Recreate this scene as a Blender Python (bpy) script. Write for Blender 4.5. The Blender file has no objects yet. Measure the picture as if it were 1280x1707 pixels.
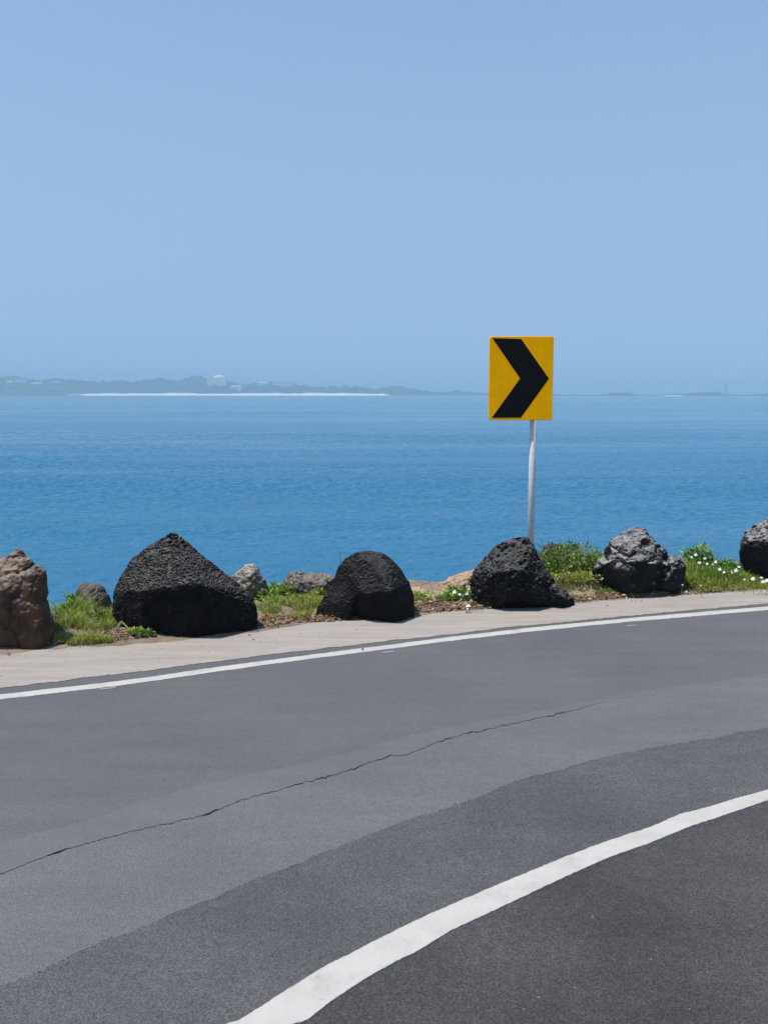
import bpy, bmesh, math, random
import numpy as np
from mathutils import Vector, Matrix

# ------------------------------------------------------------------ camera, sky, sun, exposure
random.seed(7)
rng = np.random.default_rng(7)
scene = bpy.context.scene
COL = scene.collection
R = math.radians

CAM_H = 1.90                       # lens above the road
FPX = 1607.0                       # focal length in pixels of the 1280 x 1707 photograph
HOR = 655.0                        # horizon row
PITCH = math.atan((853.5 - HOR) / FPX)
SEA_Z = -7.0

cam_data = bpy.data.cameras.new("camera")
cam = bpy.data.objects.new("camera", cam_data)
COL.objects.link(cam)
cam.location = (0, 0, CAM_H)
cam.rotation_euler = (R(90) - PITCH, 0, 0)
cam_data.sensor_fit = 'VERTICAL'
cam_data.sensor_height = 36.0
cam_data.lens = 36.0 * FPX / 1707.0
cam_data.clip_start = 0.05
cam_data.clip_end = 120000.0
cam_data.dof.use_dof = True
cam_data.dof.focus_distance = 8.4
cam_data.dof.aperture_fstop = 7.1
scene.camera = cam

SUN_AZ, SUN_EL = R(-114), R(69)    # azimuth from +Y towards +X: high on the left, a little behind the camera
sun_dir = Vector((math.sin(SUN_AZ) * math.cos(SUN_EL), math.cos(SUN_AZ) * math.cos(SUN_EL), math.sin(SUN_EL)))

world = bpy.data.worlds.new("World")
scene.world = world
world.use_nodes = True
wn, wl = world.node_tree.nodes, world.node_tree.links
wn.clear()
sky = wn.new('ShaderNodeTexSky')
sky.sky_type = 'NISHITA'
sky.sun_disc = False
sky.sun_elevation = SUN_EL
sky.sun_rotation = SUN_AZ
sky.altitude = 0
sky.air_density = 1.0
sky.dust_density = 0.2
sky.ozone_density = 2.0
# humid air: the sky keeps the tone of its lower third down to the horizon, and reaches the clear zenith overhead
wtc = wn.new('ShaderNodeTexCoord')
wsep = wn.new('ShaderNodeSeparateXYZ'); wl.new(wtc.outputs['Generated'], wsep.inputs[0])
def wmath(op, a, b):
    n = wn.new('ShaderNodeMath'); n.operation = op
    for i, v in enumerate((a, b)):
        if hasattr(v, 'is_output'): wl.new(v, n.inputs[i])
        else: n.inputs[i].default_value = v
    return n.outputs[0]
wz = wmath('MAXIMUM', wsep.outputs[2], 0.0)
wz2 = wmath('ADD', wmath('ADD', wmath('MULTIPLY', wz, 0.07), 0.21), wmath('MULTIPLY', wmath('POWER', wz, 3.0), 0.72))
wcomb = wn.new('ShaderNodeCombineXYZ')
wl.new(wsep.outputs[0], wcomb.inputs[0]); wl.new(wsep.outputs[1], wcomb.inputs[1]); wl.new(wz2, wcomb.inputs[2])
wnorm = wn.new('ShaderNodeVectorMath'); wnorm.operation = 'NORMALIZE'
wl.new(wcomb.outputs[0], wnorm.inputs[0]); wl.new(wnorm.outputs[0], sky.inputs['Vector'])
wbg = wn.new('ShaderNodeBackground')
wbg.inputs['Strength'].default_value = 0.14
wout = wn.new('ShaderNodeOutputWorld')
wtint = wn.new('ShaderNodeMix'); wtint.data_type = 'RGBA'; wtint.blend_type = 'MULTIPLY'; wtint.inputs[0].default_value = 1.0
wtint.inputs[7].default_value = (1.03, 1.005, 0.985, 1.0)
wl.new(sky.outputs[0], wtint.inputs[6])
wl.new(wtint.outputs[2], wbg.inputs['Color'])
wl.new(wbg.outputs[0], wout.inputs['Surface'])

sun_data = bpy.data.lights.new("sun", 'SUN')
sun_data.energy = 4.9
sun_data.angle = R(0.5)
sun_data.color = (1.0, 0.955, 0.89)
sun = bpy.data.objects.new("sun", sun_data)
COL.objects.link(sun)
sun.rotation_euler = (-sun_dir).to_track_quat('-Z', 'Y').to_euler()

vs = scene.view_settings
vs.view_transform = 'Standard'
vs.look = 'None'
vs.exposure = 0.10
vs.gamma = 1.0
vs.use_curve_mapping = False
scene.render.engine = 'CYCLES'
scene.cycles.max_bounces = 6
scene.cycles.volume_bounces = 0
scene.cycles.caustics_reflective = False
scene.cycles.caustics_refractive = False
scene.cycles.use_denoising = True
scene.cycles.use_adaptive_sampling = False
scene.cycles.sample_clamp_indirect = 4.0
scene.cycles.sample_clamp_direct = 3.0
scene.render.film_transparent = False

# ------------------------------------------------------------------ geometry of the view (photo survey -> metres)
CT, ST = math.cos(PITCH), math.sin(PITCH)
def ray(px, py):
    dx = (px - 640.0) / FPX
    dy = -(py - 853.5) / FPX
    return dx, CT + dy * ST, -ST + dy * CT
def ground(px, py, z=0.0):
    dx, dy, dz = ray(px, py)
    t = (z - CAM_H) / dz
    return Vector((dx * t, dy * t, z))
def depth(px, py, Y):
    dx, dy, dz = ray(px, py)
    t = Y / dy
    return Vector((dx * t, Y, CAM_H + dz * t))

# ------------------------------------------------------------------ numpy noise
def _hash(i, j, k, s):
    h = (i.astype(np.int64) * 374761393 + j.astype(np.int64) * 668265263 + k.astype(np.int64) * 2147483647 + s * 1274126177) & 0xffffffff
    h = ((h ^ (h >> 13)) * 1274126177) & 0xffffffff
    h = ((h ^ (h >> 16)) * 2246822519) & 0xffffffff
    h = (h ^ (h >> 15)) & 0xffffffff
    return h.astype(np.float64) / 4294967295.0
def vnoise(P, s=0):
    P = np.asarray(P, float)
    I = np.floor(P).astype(np.int64); f = P - I
    f = f * f * f * (f * (f * 6 - 15) + 10)
    out = 0
    for a in (0, 1):
        wa = f[:, 0] if a else 1 - f[:, 0]
        for b in (0, 1):
            wb = f[:, 1] if b else 1 - f[:, 1]
            for c in (0, 1):
                wc = f[:, 2] if c else 1 - f[:, 2]
                out = out + wa * wb * wc * _hash(I[:, 0] + a, I[:, 1] + b, I[:, 2] + c, s)
    return out * 2 - 1
def fbm(P, oct=4, s=0, gain=0.5):
    P = np.asarray(P, float); a = 1.0; out = 0
    for o in range(oct):
        out = out + a * vnoise(P * (2.03 ** o) + o * 17.3, s + o); a *= gain
    return out
def worley(P, s=0):
    P = np.asarray(P, float)
    I = np.floor(P).astype(np.int64); f = P - I
    F1 = np.full(len(P), 9.0); F2 = np.full(len(P), 9.0); ID = np.zeros(len(P))
    for a in (-1, 0, 1):
        for b in (-1, 0, 1):
            for c in (-1, 0, 1):
                i, j, k = I[:, 0] + a, I[:, 1] + b, I[:, 2] + c
                q = np.stack([a + _hash(i, j, k, s + 1), b + _hash(i, j, k, s + 2), c + _hash(i, j, k, s + 3)], 1)
                d = np.sqrt(((q - f) ** 2).sum(1))
                near = d < F1
                F2 = np.where(near, F1, np.minimum(F2, d))
                ID = np.where(near, _hash(i, j, k, s + 5), ID)
                F1 = np.where(near, d, F1)
    return F1, F2, ID
def sstep(a, b, x):
    t = np.clip((x - a) / (b - a), 0, 1)
    return t * t * (3 - 2 * t)
def n1(x, s=0, o=3):
    x = np.asarray(x, float)
    return fbm(np.stack([x, x * 0 + 3.7 + s, x * 0 + 1.3], 1), o, s)

# ------------------------------------------------------------------ object helpers
def mesh_np(name, V, Fc, smooth=False, cols=None):
    """V (n,3), Fc (m,3|4) int arrays (or list of such) -> mesh"""
    V = np.asarray(V, np.float32)
    groups = Fc if isinstance(Fc, list) else [Fc]
    groups = [np.asarray(g, np.int32) for g in groups if len(g)]
    loops = np.concatenate([g.ravel() for g in groups])
    tot = np.concatenate([np.full(len(g), g.shape[1], np.int32) for g in groups])
    start = np.concatenate([[0], np.cumsum(tot)[:-1]]).astype(np.int32)
    me = bpy.data.meshes.new(name)
    me.vertices.add(len(V)); me.vertices.foreach_set('co', V.ravel())
    me.loops.add(len(loops)); me.loops.foreach_set('vertex_index', loops)
    me.polygons.add(len(tot)); me.polygons.foreach_set('loop_start', start); me.polygons.foreach_set('loop_total', tot)
    me.update(calc_edges=True); me.validate()
    me.polygons.foreach_set('use_smooth', np.full(len(me.polygons), smooth))
    if cols is not None:
        at = me.color_attributes.new('tint', 'FLOAT_COLOR', 'POINT')
        c = np.ones((len(V), 4), np.float32); c[:, :3] = cols
        at.data.foreach_set('color', c.ravel())
    return me
def link(name, me, mat=None, parent=None, loc=None):
    o = bpy.data.objects.new(name, me)
    COL.objects.link(o)
    if mat is not None: me.materials.append(mat)
    if parent is not None: o.parent = parent
    if loc is not None: o.location = loc
    return o
def tag(o, label=None, cat=None, group=None, kind=None):
    if label: o['label'] = label
    if cat: o['category'] = cat
    if group: o['group'] = group
    if kind: o['kind'] = kind
    return o
def empty(name, loc):
    o = bpy.data.objects.new(name, None); COL.objects.link(o); o.location = loc
    o.empty_display_size = 0.2
    return o
def bm_obj(name, bm, mat, parent=None, loc=None, smooth=False):
    me = bpy.data.meshes.new(name); bm.to_mesh(me); bm.free()
    if smooth: me.polygons.foreach_set('use_smooth', [True] * len(me.polygons))
    return link(name, me, mat, parent, loc)
def add_box(bm, lo, hi, bevel=0.0):
    r = bmesh.ops.create_cube(bm, size=1.0)
    lo, hi = Vector(lo), Vector(hi)
    for v in r['verts']:
        v.co = Vector([(lo[i] + hi[i]) / 2 + v.co[i] * (hi[i] - lo[i]) for i in range(3)])
    if bevel:
        es = list({e for v in r['verts'] for e in v.link_edges})
        bmesh.ops.bevel(bm, geom=es, offset=bevel, segments=2, affect='EDGES')
def add_tube(bm, a, b, r0, r1=None, n=16, cap=True):
    a, b = Vector(a), Vector(b); r1 = r0 if r1 is None else r1
    q = (b - a).to_track_quat('Z', 'Y')
    ring = []
    for p, r in ((a, r0), (b, r1)):
        ring.append([bm.verts.new(p + q @ Vector((math.cos(t) * r, math.sin(t) * r, 0))) for t in [2 * math.pi * i / n for i in range(n)]])
    for i in range(n):
        j = (i + 1) % n
        bm.faces.new((ring[0][i], ring[0][j], ring[1][j], ring[1][i]))
    if cap:
        bm.faces.new(ring[0][::-1]); bm.faces.new(ring[1])

# ------------------------------------------------------------------ materials
class NT:
    def __init__(s, name):
        s.m = bpy.data.materials.new(name); s.m.use_nodes = True
        s.t = s.m.node_tree; s.n = s.t.nodes; s.l = s.t.links; s.n.clear()
        s.out = s.n.new('ShaderNodeOutputMaterial'); s.b = s.n.new('ShaderNodeBsdfPrincipled')
        s.l.new(s.b.outputs[0], s.out.inputs['Surface'])
        s.geo = s.n.new('ShaderNodeNewGeometry'); s.tc = s.n.new('ShaderNodeTexCoord')
        s.P = s.tc.outputs['Object']
    def mapping(s, sc, src=None, rot=(0, 0, 0)):
        m = s.n.new('ShaderNodeMapping'); m.inputs['Scale'].default_value = sc if hasattr(sc, '__len__') else (sc,) * 3
        m.inputs['Rotation'].default_value = rot
        s.l.new(src or s.P, m.inputs['Vector']); return m.outputs[0]
    def noise(s, sc, det=4, rough=0.55, src=None, dist=0.0):
        n = s.n.new('ShaderNodeTexNoise'); n.inputs['Scale'].default_value = sc; n.inputs['Detail'].default_value = det
        n.inputs['Roughness'].default_value = rough; n.inputs['Distortion'].default_value = dist
        s.l.new(src or s.P, n.inputs['Vector']); return n.outputs[0]
    def voro(s, sc, feat='F1', out='Distance', src=None):
        n = s.n.new('ShaderNodeTexVoronoi'); n.feature = feat; n.inputs['Scale'].default_value = sc
        s.l.new(src or s.P, n.inputs['Vector']); return n.outputs[out]
    def ramp(s, src, a, b, lo=0.0, hi=1.0, smooth=True):
        n = s.n.new('ShaderNodeMapRange'); n.interpolation_type = 'SMOOTHSTEP' if smooth else 'LINEAR'
        n.inputs[1].default_value = a; n.inputs[2].default_value = b; n.inputs[3].default_value = lo; n.inputs[4].default_value = hi
        s.l.new(src, n.inputs[0]); return n.outputs[0]
    def mix(s, f, a, b, mode='MIX'):
        n = s.n.new('ShaderNodeMix'); n.data_type = 'RGBA'; n.blend_type = mode
        for sock, v in ((n.inputs[0], f), (n.inputs[6], a), (n.inputs[7], b)):
            if hasattr(v, 'is_output'): s.l.new(v, sock)
            elif hasattr(v, '__len__'): sock.default_value = (*v, 1.0) if len(v) == 3 else v
            else: sock.default_value = v
        return n.outputs[2]
    def math(s, op, a, b=0.0, c=None):
        n = s.n.new('ShaderNodeMath'); n.operation = op
        for i, v in enumerate((a, b, c)):
            if v is None: continue
            if hasattr(v, 'is_output'): s.l.new(v, n.inputs[i])
            else: n.inputs[i].default_value = v
        return n.outputs[0]
    def bump(s, h, strength=0.5, dist=0.01, prev=None):
        n = s.n.new('ShaderNodeBump'); n.inputs['Distance'].default_value = dist
        if hasattr(strength, 'is_output'): s.l.new(strength, n.inputs['Strength'])
        else: n.inputs['Strength'].default_value = strength
        s.l.new(h, n.inputs['Height'])
        if prev: s.l.new(prev, n.inputs['Normal'])
        return n.outputs[0]
    def set(s, **k):
        names = dict(col='Base Color', rough='Roughness', spec='Specular IOR Level', normal='Normal', metal='Metallic', ior='IOR')
        for a, v in k.items():
            i = s.b.inputs[names[a]]
            if hasattr(v, 'is_output'): s.l.new(v, i)
            elif hasattr(v, '__len__'): i.default_value = (*v, 1.0) if len(v) == 3 else v
            else: i.default_value = v
        return s.m

def mat_asphalt(name, base, warm=0.0, blotch=0.18, grain=1.0, stones=0.0):
    s = NT(name)
    b = np.array(base)
    fine = s.noise(260, 3, 0.7)
    agg = s.voro(240, 'F1', 'Color')
    sep = s.n.new('ShaderNodeSeparateColor'); s.l.new(agg, sep.inputs[0])
    big = s.noise(0.9, 5, 0.6)
    mid = s.noise(9, 5, 0.65)
    streak = s.noise(1.0, 5, 0.6, src=s.mapping((1.1, 6.5, 1), rot=(0, 0, -0.44)))
    c = s.mix(s.ramp(sep.outputs[0], 0.1, 0.95), tuple(b * (1 - 0.20 * grain)), tuple(b * (1 + 0.20 * grain)))
    c = s.mix(s.ramp(fine, 0.35, 0.75, 0, 0.40), c, tuple(b * 0.66))
    spk = s.noise(420, 2, 0.8)
    c = s.mix(s.ramp(spk, 0.62, 0.78, 0, 0.5), c, tuple(b * 1.5))
    c = s.mix(s.ramp(big, 0.35, 0.68, 0, 1), c, tuple(b * np.array([1.08, 1.05, 1.0])), 'MIX') if False else c
    c = s.mix(1.0, c, s.mix(s.ramp(big, 0.3, 0.7), (1 - blotch,) * 3, (1 + blotch, 1 + blotch * .92, 1 + blotch * .8)), 'MULTIPLY')
    c = s.mix(1.0, c, s.mix(s.ramp(streak, 0.3, 0.7), (0.94, 0.94, 0.945), (1.05, 1.05, 1.045)), 'MULTIPLY')
    c = s.mix(s.ramp(mid, 0.56, 0.78, 0, 0.35), c, tuple(b * np.array([0.68, 0.67, 0.66])))
    gr = s.noise(150, 3, 0.7); gr2 = s.noise(24, 4, 0.75)
    c = s.mix(1.0, c, s.mix(s.ramp(gr, 0.32, 0.68), (1 - .46 * grain,) * 3, (1 + .44 * grain,) * 3), 'MULTIPLY')
    c = s.mix(1.0, c, s.mix(s.ramp(gr2, 0.34, 0.66), (1 - .08 * grain,) * 3, (1 + .07 * grain,) * 3), 'MULTIPLY')
    pt = s.noise(85, 2, 0.5)
    c = s.mix(s.ramp(pt, 0.68, 0.75, 0, 0.8 * grain), c, tuple(b * 0.35))
    dots = s.voro(17)
    c = s.mix(s.ramp(dots, 0.035, 0.075, 0.55, 0), c, (0.03, 0.028, 0.026))
    if stones:
        st = s.voro(42, 'F1', 'Color'); sp = s.n.new('ShaderNodeSeparateColor'); s.l.new(st, sp.inputs[0])
        dist = s.voro(42)
        mk = s.math('MULTIPLY', s.ramp(sp.outputs[1], 0.86, 0.9), s.ramp(dist, 0.22, 0.34, stones, 0))
        c = s.mix(mk, c, (0.30, 0.27, 0.22))
    h = s.math('ADD', s.math('MULTIPLY', s.voro(240), 0.8), fine)
    nb = s.bump(h, 0.6 * grain, 0.004)
    nb = s.bump(gr, 0.6 * grain, 0.005, nb)
    nb = s.bump(mid, 0.25, 0.012, nb)
    return s.set(col=c, rough=s.ramp(big, 0.2, 0.8, 0.72, 0.88), spec=0.35, normal=nb)

def mat_paint():
    s = NT("road_paint")
    n = s.noise(6, 6, 0.65); f = s.noise(180, 3, 0.7)
    c = s.mix(s.ramp(n, 0.35, 0.75), (0.46, 0.44, 0.41), (0.40, 0.38, 0.35))
    c = s.mix(s.ramp(f, 0.62, 0.80, 0, 0.5), c, (0.28, 0.27, 0.26))
    sp = s.noise(38, 5, 0.7)
    c = s.mix(s.ramp(sp, 0.60, 0.72, 0, 0.6), c, (0.25, 0.24, 0.23))
    wr = s.noise(3.2, 6, 0.75)
    c = s.mix(s.ramp(wr, 0.50, 0.72, 0, 0.45), c, (0.26, 0.25, 0.235))
    nb = s.bump(s.math('ADD', f, s.voro(150)), 0.35, 0.004)
    return s.set(col=c, rough=0.7, spec=0.3, normal=nb)

def mat_concrete():
    s = NT("shoulder_concrete")
    streak = s.noise(1.3, 6, 0.65, src=s.mapping((1.0, 7.0, 1.0), rot=(0, 0, -0.40)))
    big = s.noise(2.2, 5, 0.6); fine = s.noise(120, 4, 0.75); mid = s.noise(24, 5, 0.7)
    c = s.mix(s.ramp(streak, 0.3, 0.72), (0.350, 0.315, 0.282), (0.275, 0.246, 0.22))
    c = s.mix(s.ramp(big, 0.52, 0.75, 0, 0.5), c, (0.245, 0.22, 0.20))
    c = s.mix(s.ramp(mid, 0.55, 0.8, 0, 0.55), c, (0.20, 0.178, 0.16))
    c = s.mix(s.ramp(fine, 0.55, 0.8, 0, 0.6), c, (0.19, 0.172, 0.158))
    c = s.mix(s.ramp(s.voro(14), 0.05, 0.10, 0.7, 0), c, (0.10, 0.09, 0.08))
    nb = s.bump(s.math('ADD', fine, mid), 0.45, 0.006)
    return s.set(col=c, rough=0.9, spec=0.2, normal=nb)

def mat_soil():
    s = NT("verge_soil")
    n = s.noise(7, 6, 0.7); f = s.noise(70, 5, 0.75); b = s.noise(1.6, 4, 0.6)
    c = s.mix(s.ramp(n, 0.3, 0.7), (0.23, 0.178, 0.135), (0.33, 0.262, 0.20))
    c = s.mix(s.ramp(f, 0.5, 0.75, 0, 0.8), c, (0.30, 0.23, 0.17))
    c = s.mix(s.ramp(b, 0.5, 0.7, 0, 0.5), c, (0.10, 0.10, 0.035))
    nb = s.bump(s.math('ADD', f, n), 0.9, 0.02)
    return s.set(col=c, rough=0.95, spec=0.1, normal=nb)

def mat_rock(name, dark, mid, top, topw=0.7, pit=55, accent=None, accw=0.5, accsc=5, topn=(0.35, 0.85)):
    s = NT(name)
    n = s.noise(9, 6, 0.68); f = s.noise(75, 5, 0.75); p = s.voro(pit); p2 = s.voro(pit * 2.3)
    c = s.mix(s.ramp(n, 0.33, 0.70), dark, mid)
    c = s.mix(s.ramp(f, 0.48, 0.78, 0, 0.55), c, tuple(np.array(mid) * 1.5))
    if accent is not None:
        a = s.noise(accsc, 5, 0.6)
        c = s.mix(s.ramp(a, 0.45, 0.68, 0, accw), c, accent)
    # faces turned upwards painted paler: sunlit tone put into the colour, plus lichen
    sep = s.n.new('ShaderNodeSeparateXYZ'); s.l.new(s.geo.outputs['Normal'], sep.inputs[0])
    top_lit = s.math('MULTIPLY', s.ramp(sep.outputs[2], topn[0], topn[1]), s.ramp(s.noise(16, 6, 0.72), 0.36, 0.62, 0.25, 1.0))
    c = s.mix(s.math('MULTIPLY', top_lit, topw), c, top)
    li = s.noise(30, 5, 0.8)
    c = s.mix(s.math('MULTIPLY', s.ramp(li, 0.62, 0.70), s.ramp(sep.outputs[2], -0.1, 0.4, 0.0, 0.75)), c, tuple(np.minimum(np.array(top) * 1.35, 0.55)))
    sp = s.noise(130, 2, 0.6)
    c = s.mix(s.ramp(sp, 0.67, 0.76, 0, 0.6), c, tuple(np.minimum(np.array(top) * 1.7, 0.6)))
    nb = s.bump(f, 0.45, 0.008)
    nb = s.bump(s.ramp(p, 0.1, 0.5), 0.7, 0.010, nb)
    nb = s.bump(p2, 0.35, 0.006, nb)
    return s.set(col=c, rough=0.92, spec=0.15, normal=nb)

def mat_plain(name, col, rough=0.6, spec=0.3, var=0.12, sc=8, metal=0.0, bump=0.0):
    s = NT(name)
    n = s.noise(sc, 5, 0.6); c0 = np.array(col)
    c = s.mix(s.ramp(n, 0.3, 0.7), tuple(c0 * (1 - var)), tuple(np.minimum(c0 * (1 + var), 1)))
    k = dict(col=c, rough=rough, spec=spec, metal=metal)
    if bump: k['normal'] = s.bump(s.noise(sc * 8, 4, 0.7), bump, 0.005)
    return s.set(**k)

def mat_leaf(name, transl=0.3, rough=0.5):
    s = NT(name)
    a = s.n.new('ShaderNodeVertexColor'); a.layer_name = 'tint'
    s.set(col=a.outputs[0], rough=rough, spec=0.3)
    tr = s.n.new('ShaderNodeBsdfTranslucent'); s.l.new(a.outputs[0], tr.inputs['Color'])
    mx = s.n.new('ShaderNodeMixShader'); mx.inputs[0].default_value = transl
    s.l.new(s.b.outputs[0], mx.inputs[1]); s.l.new(tr.outputs[0], mx.inputs[2]); s.l.new(mx.outputs[0], s.out.inputs['Surface'])
    return s.m

def mat_sea():
    s = NT("sea_water")
    P = s.geo.outputs['Position']
    patch = s.noise(1.0, 4, 0.6, src=s.mapping((0.004, 0.020, 1), src=P))
    w1 = s.noise(1.0, 5, 0.62, src=s.mapping((1.1, 1.9, 1), src=P), dist=0.4)
    w2 = s.noise(1.0, 5, 0.6, src=s.mapping((3.6, 5.0, 1), src=P), dist=0.3)
    w3 = s.noise(1.0, 4, 0.6, src=s.mapping((0.14, 0.30, 1), src=P), dist=0.3)
    patch = s.math('ADD', s.math('MULTIPLY', patch, 0.55), s.math('MULTIPLY', s.noise(1.0, 4, 0.65, src=s.mapping((0.022, 0.11, 1), src=P)), 0.45))
    k = s.ramp(patch, 0.38, 0.62, 0.28, 1.4)
    nb = s.bump(w3, s.math('MULTIPLY', k, 0.22), 1.2)
    nb = s.bump(w1, s.math('MULTIPLY', k, 0.60), 0.35, nb)
    nb = s.bump(w2, s.math('MULTIPLY', k, 0.8), 0.09, nb)
    col = s.mix(s.ramp(patch, 0.3, 0.7), (0.012, 0.118, 0.228), (0.016, 0.140, 0.262))
    return s.set(col=col, rough=s.ramp(patch, 0.38, 0.62, 0.10, 0.20), ior=1.33, spec=0.5, normal=nb)

M = dict(
    far=mat_asphalt("asphalt_far_lane", (0.107, 0.1075, 0.113), blotch=0.07, grain=0.7),
    band=mat_asphalt("asphalt_smooth_band", (0.118, 0.1185, 0.124), blotch=0.05, grain=0.5),
    worn=mat_asphalt("asphalt_worn_strip", (0.127, 0.1265, 0.1295), blotch=0.09, grain=0.8),
    near=mat_asphalt("asphalt_near_lane", (0.088, 0.0882, 0.0925), blotch=0.22, grain=1.0),
    inner=mat_asphalt("asphalt_coarse", (0.060, 0.0595, 0.0595), blotch=0.32, grain=1.2, stones=0.0),
    bed=mat_plain("road_bed_dark", (0.03, 0.029, 0.028), 0.95, 0.1, bump=0.5, sc=20),
    paint=mat_paint(), conc=mat_concrete(), soil=mat_soil(), sea=mat_sea(),
)

# ------------------------------------------------------------------ road
def curve(pts, smooth=True):
    G = np.array([ground(*p)[:2] for p in pts]); G = G[np.argsort(G[:, 0])]
    return G
EDGE_FAR = curve([(0, 1158.6), (200, 1135.6), (400, 1107.6), (640, 1076.7), (800, 1056.7), (1000, 1035.7), (1100, 1026.7), (1280, 1011.7)])
EDGE_NEAR = curve([(0, 1167), (200, 1143.4), (400, 1115), (640, 1083.4), (800, 1063.3), (1000, 1041.8), (1100, 1032.8), (1280, 1017.3)])
CONC = curve([(0, 1147), (200, 1124), (400, 1098), (640, 1070), (1000, 1031), (1280, 1007)])
SHOULD = curve([(0, 1092), (90, 1082), (250, 1072), (430, 1052), (520, 1039), (690, 1027), (790, 1017), (950, 1006), (1100, 994), (1280, 984)])
BAND = curve([(0, 1405), (120, 1375), (300, 1318), (450, 1285), (560, 1260), (640, 1238), (755, 1211), (870, 1190), (990, 1168), (1100, 1147), (1190, 1136), (1280, 1122)])
CRACK = curve([(0, 1457), (65, 1432), (130, 1410), (260, 1378), (340, 1357), (400, 1335), (520, 1302), (600, 1278), (640, 1265), (690, 1254), (720, 1240), (830, 1212), (940, 1187), (990, 1174), (1100, 1151), (1190, 1140), (1280, 1126)])
SEAM = curve([(0, 1650), (100, 1605), (200, 1560), (300, 1521), (400, 1480), (500, 1441), (600, 1400), (700, 1362), (780, 1337), (860, 1305), (930, 1287), (1000, 1265), (1140, 1240), (1280, 1215)])
IN_UP = curve([(400, 1707), (470, 1660), (540, 1614), (590, 1590), (700, 1535), (800, 1492), (900, 1450), (1000, 1410), (1085, 1382), (1130, 1360), (1190, 1345), (1250, 1327), (1280, 1320)])
IN_LO = curve([(510, 1707), (570, 1660), (620, 1627), (700, 1587), (750, 1555), (830, 1519), (880, 1495), (960, 1457), (1020, 1430), (1080, 1410), (1150, 1380), (1200, 1364), (1280, 1337)])
_q = np.polyfit(EDGE_FAR[:, 0], EDGE_FAR[:, 1], 2)
def smooth_interp(G, X):
    # monotone-ish cubic through the survey points
    x, y = G[:, 0], G[:, 1]
    m = np.gradient(y, x)
    i = np.clip(np.searchsorted(x, X) - 1, 0, len(x) - 2)
    h = x[i + 1] - x[i]; t = np.clip((X - x[i]) / h, 0, 1)
    return (2*t**3-3*t**2+1)*y[i] + (t**3-2*t**2+t)*h*m[i] + (-2*t**3+3*t**2)*y[i+1] + (t**3-t**2)*h*m[i+1]
def at(G, X, smooth=True):
    X = np.asarray(X, float)
    x0, x1 = G[0, 0], G[-1, 0]
    Y = smooth_interp(G, X) if smooth else np.interp(X, G[:, 0], G[:, 1])
    f = lambda u: np.polyval(_q, np.clip(u, -6, 8)) + np.where(u > 8, (u - 8) * np.polyval(np.polyder(_q), 8), 0) + np.where(u < -6, (u + 6) * np.polyval(np.polyder(_q), -6), 0)
    Y = np.where(X > x1, G[-1, 1] + f(X) - f(np.array(x1)), Y)
    Y = np.where(X < x0, G[0, 1] + f(X) - f(np.array(x0)), Y)
    return Y
XS = np.concatenate([-np.geomspace(60, 3.05, 40), np.arange(-3.0, 4.6, 0.006), np.geomspace(4.65, 70, 40)])
jag = lambda amp, fr, s: amp * n1(XS * fr, s, 4)

def strip(name, ylo, yhi, z, mat, parent, skirt=0.0, rows=2, zf=None):
    n = len(XS); V = []; F = []
    ts = np.linspace(0, 1, rows)
    for t in ts:
        V.append(np.stack([XS, ylo + (yhi - ylo) * t, np.full(n, z)], 1))
    def quads(a, b):
        i = np.arange(n - 1)
        return np.stack([a + i, a + i + 1, b + i + 1, b + i], 1)
    for r in range(rows - 1): F.append(quads(r * n, (r + 1) * n))
    if skirt:
        k = len(V) * n
        V.append(np.stack([XS, ylo, np.full(n, z - skirt)], 1)); F.append(quads(k, 0))
        k = len(V) * n
        V.append(np.stack([XS, yhi, np.full(n, z - skirt)], 1)); F.append(quads((rows - 1) * n, k))
    return link(name, mesh_np(name, np.concatenate(V), np.concatenate(F)), mat, parent)

def fair(G):            # the painted curve: a fair sweep with some of the painter's unevenness left in
    q = np.polyfit(G[:, 0], G[:, 1], 3); res = G[:, 1] - np.polyval(q, G[:, 0])
    H = np.stack([G[:, 0], np.polyval(q, G[:, 0])], 1)
    return at(H, XS) + 0.7 * np.interp(XS, G[:, 0], res)
y_edge_far = at(EDGE_FAR, XS) + jag(0.006, 6, 1) + jag(0.004, 60, 2)
y_edge_near = at(EDGE_NEAR, XS) + jag(0.006, 6, 3) + jag(0.004, 60, 4)
y_conc = at(CONC, XS) + jag(0.02, 4, 5) + jag(0.010, 30, 6)
y_should = at(SHOULD, XS) + jag(0.03, 2, 7)
y_band = at(BAND, XS) + jag(0.008, 9, 8)
y_cr = at(CRACK, XS) + jag(0.014, 7, 9) + jag(0.012, 34, 10) + jag(0.006, 120, 18)
y_cr = np.minimum(y_cr, y_band - 0.004)
xl, xr = CRACK[0, 0], ground(1080, 1155)[0]
cw = 0.018 * np.clip(0.55 + 0.9 * n1(XS * 14, 21, 4), 0.5, 1.5) * sstep(0.0, 0.7, xr - XS)
cw = np.where(XS < xl - 0.6, 0, cw)
y_seam = at(SEAM, XS) + jag(0.012, 8, 11) + jag(0.010, 45, 12)
y_in_up = fair(IN_UP) + jag(0.002, 18, 13) + jag(0.0025, 110, 14)
y_in_lo = fair(IN_LO) + jag(0.002, 18, 15) + jag(0.0025, 110, 16)
y_in_mid = (y_in_up + y_in_lo) / 2

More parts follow.
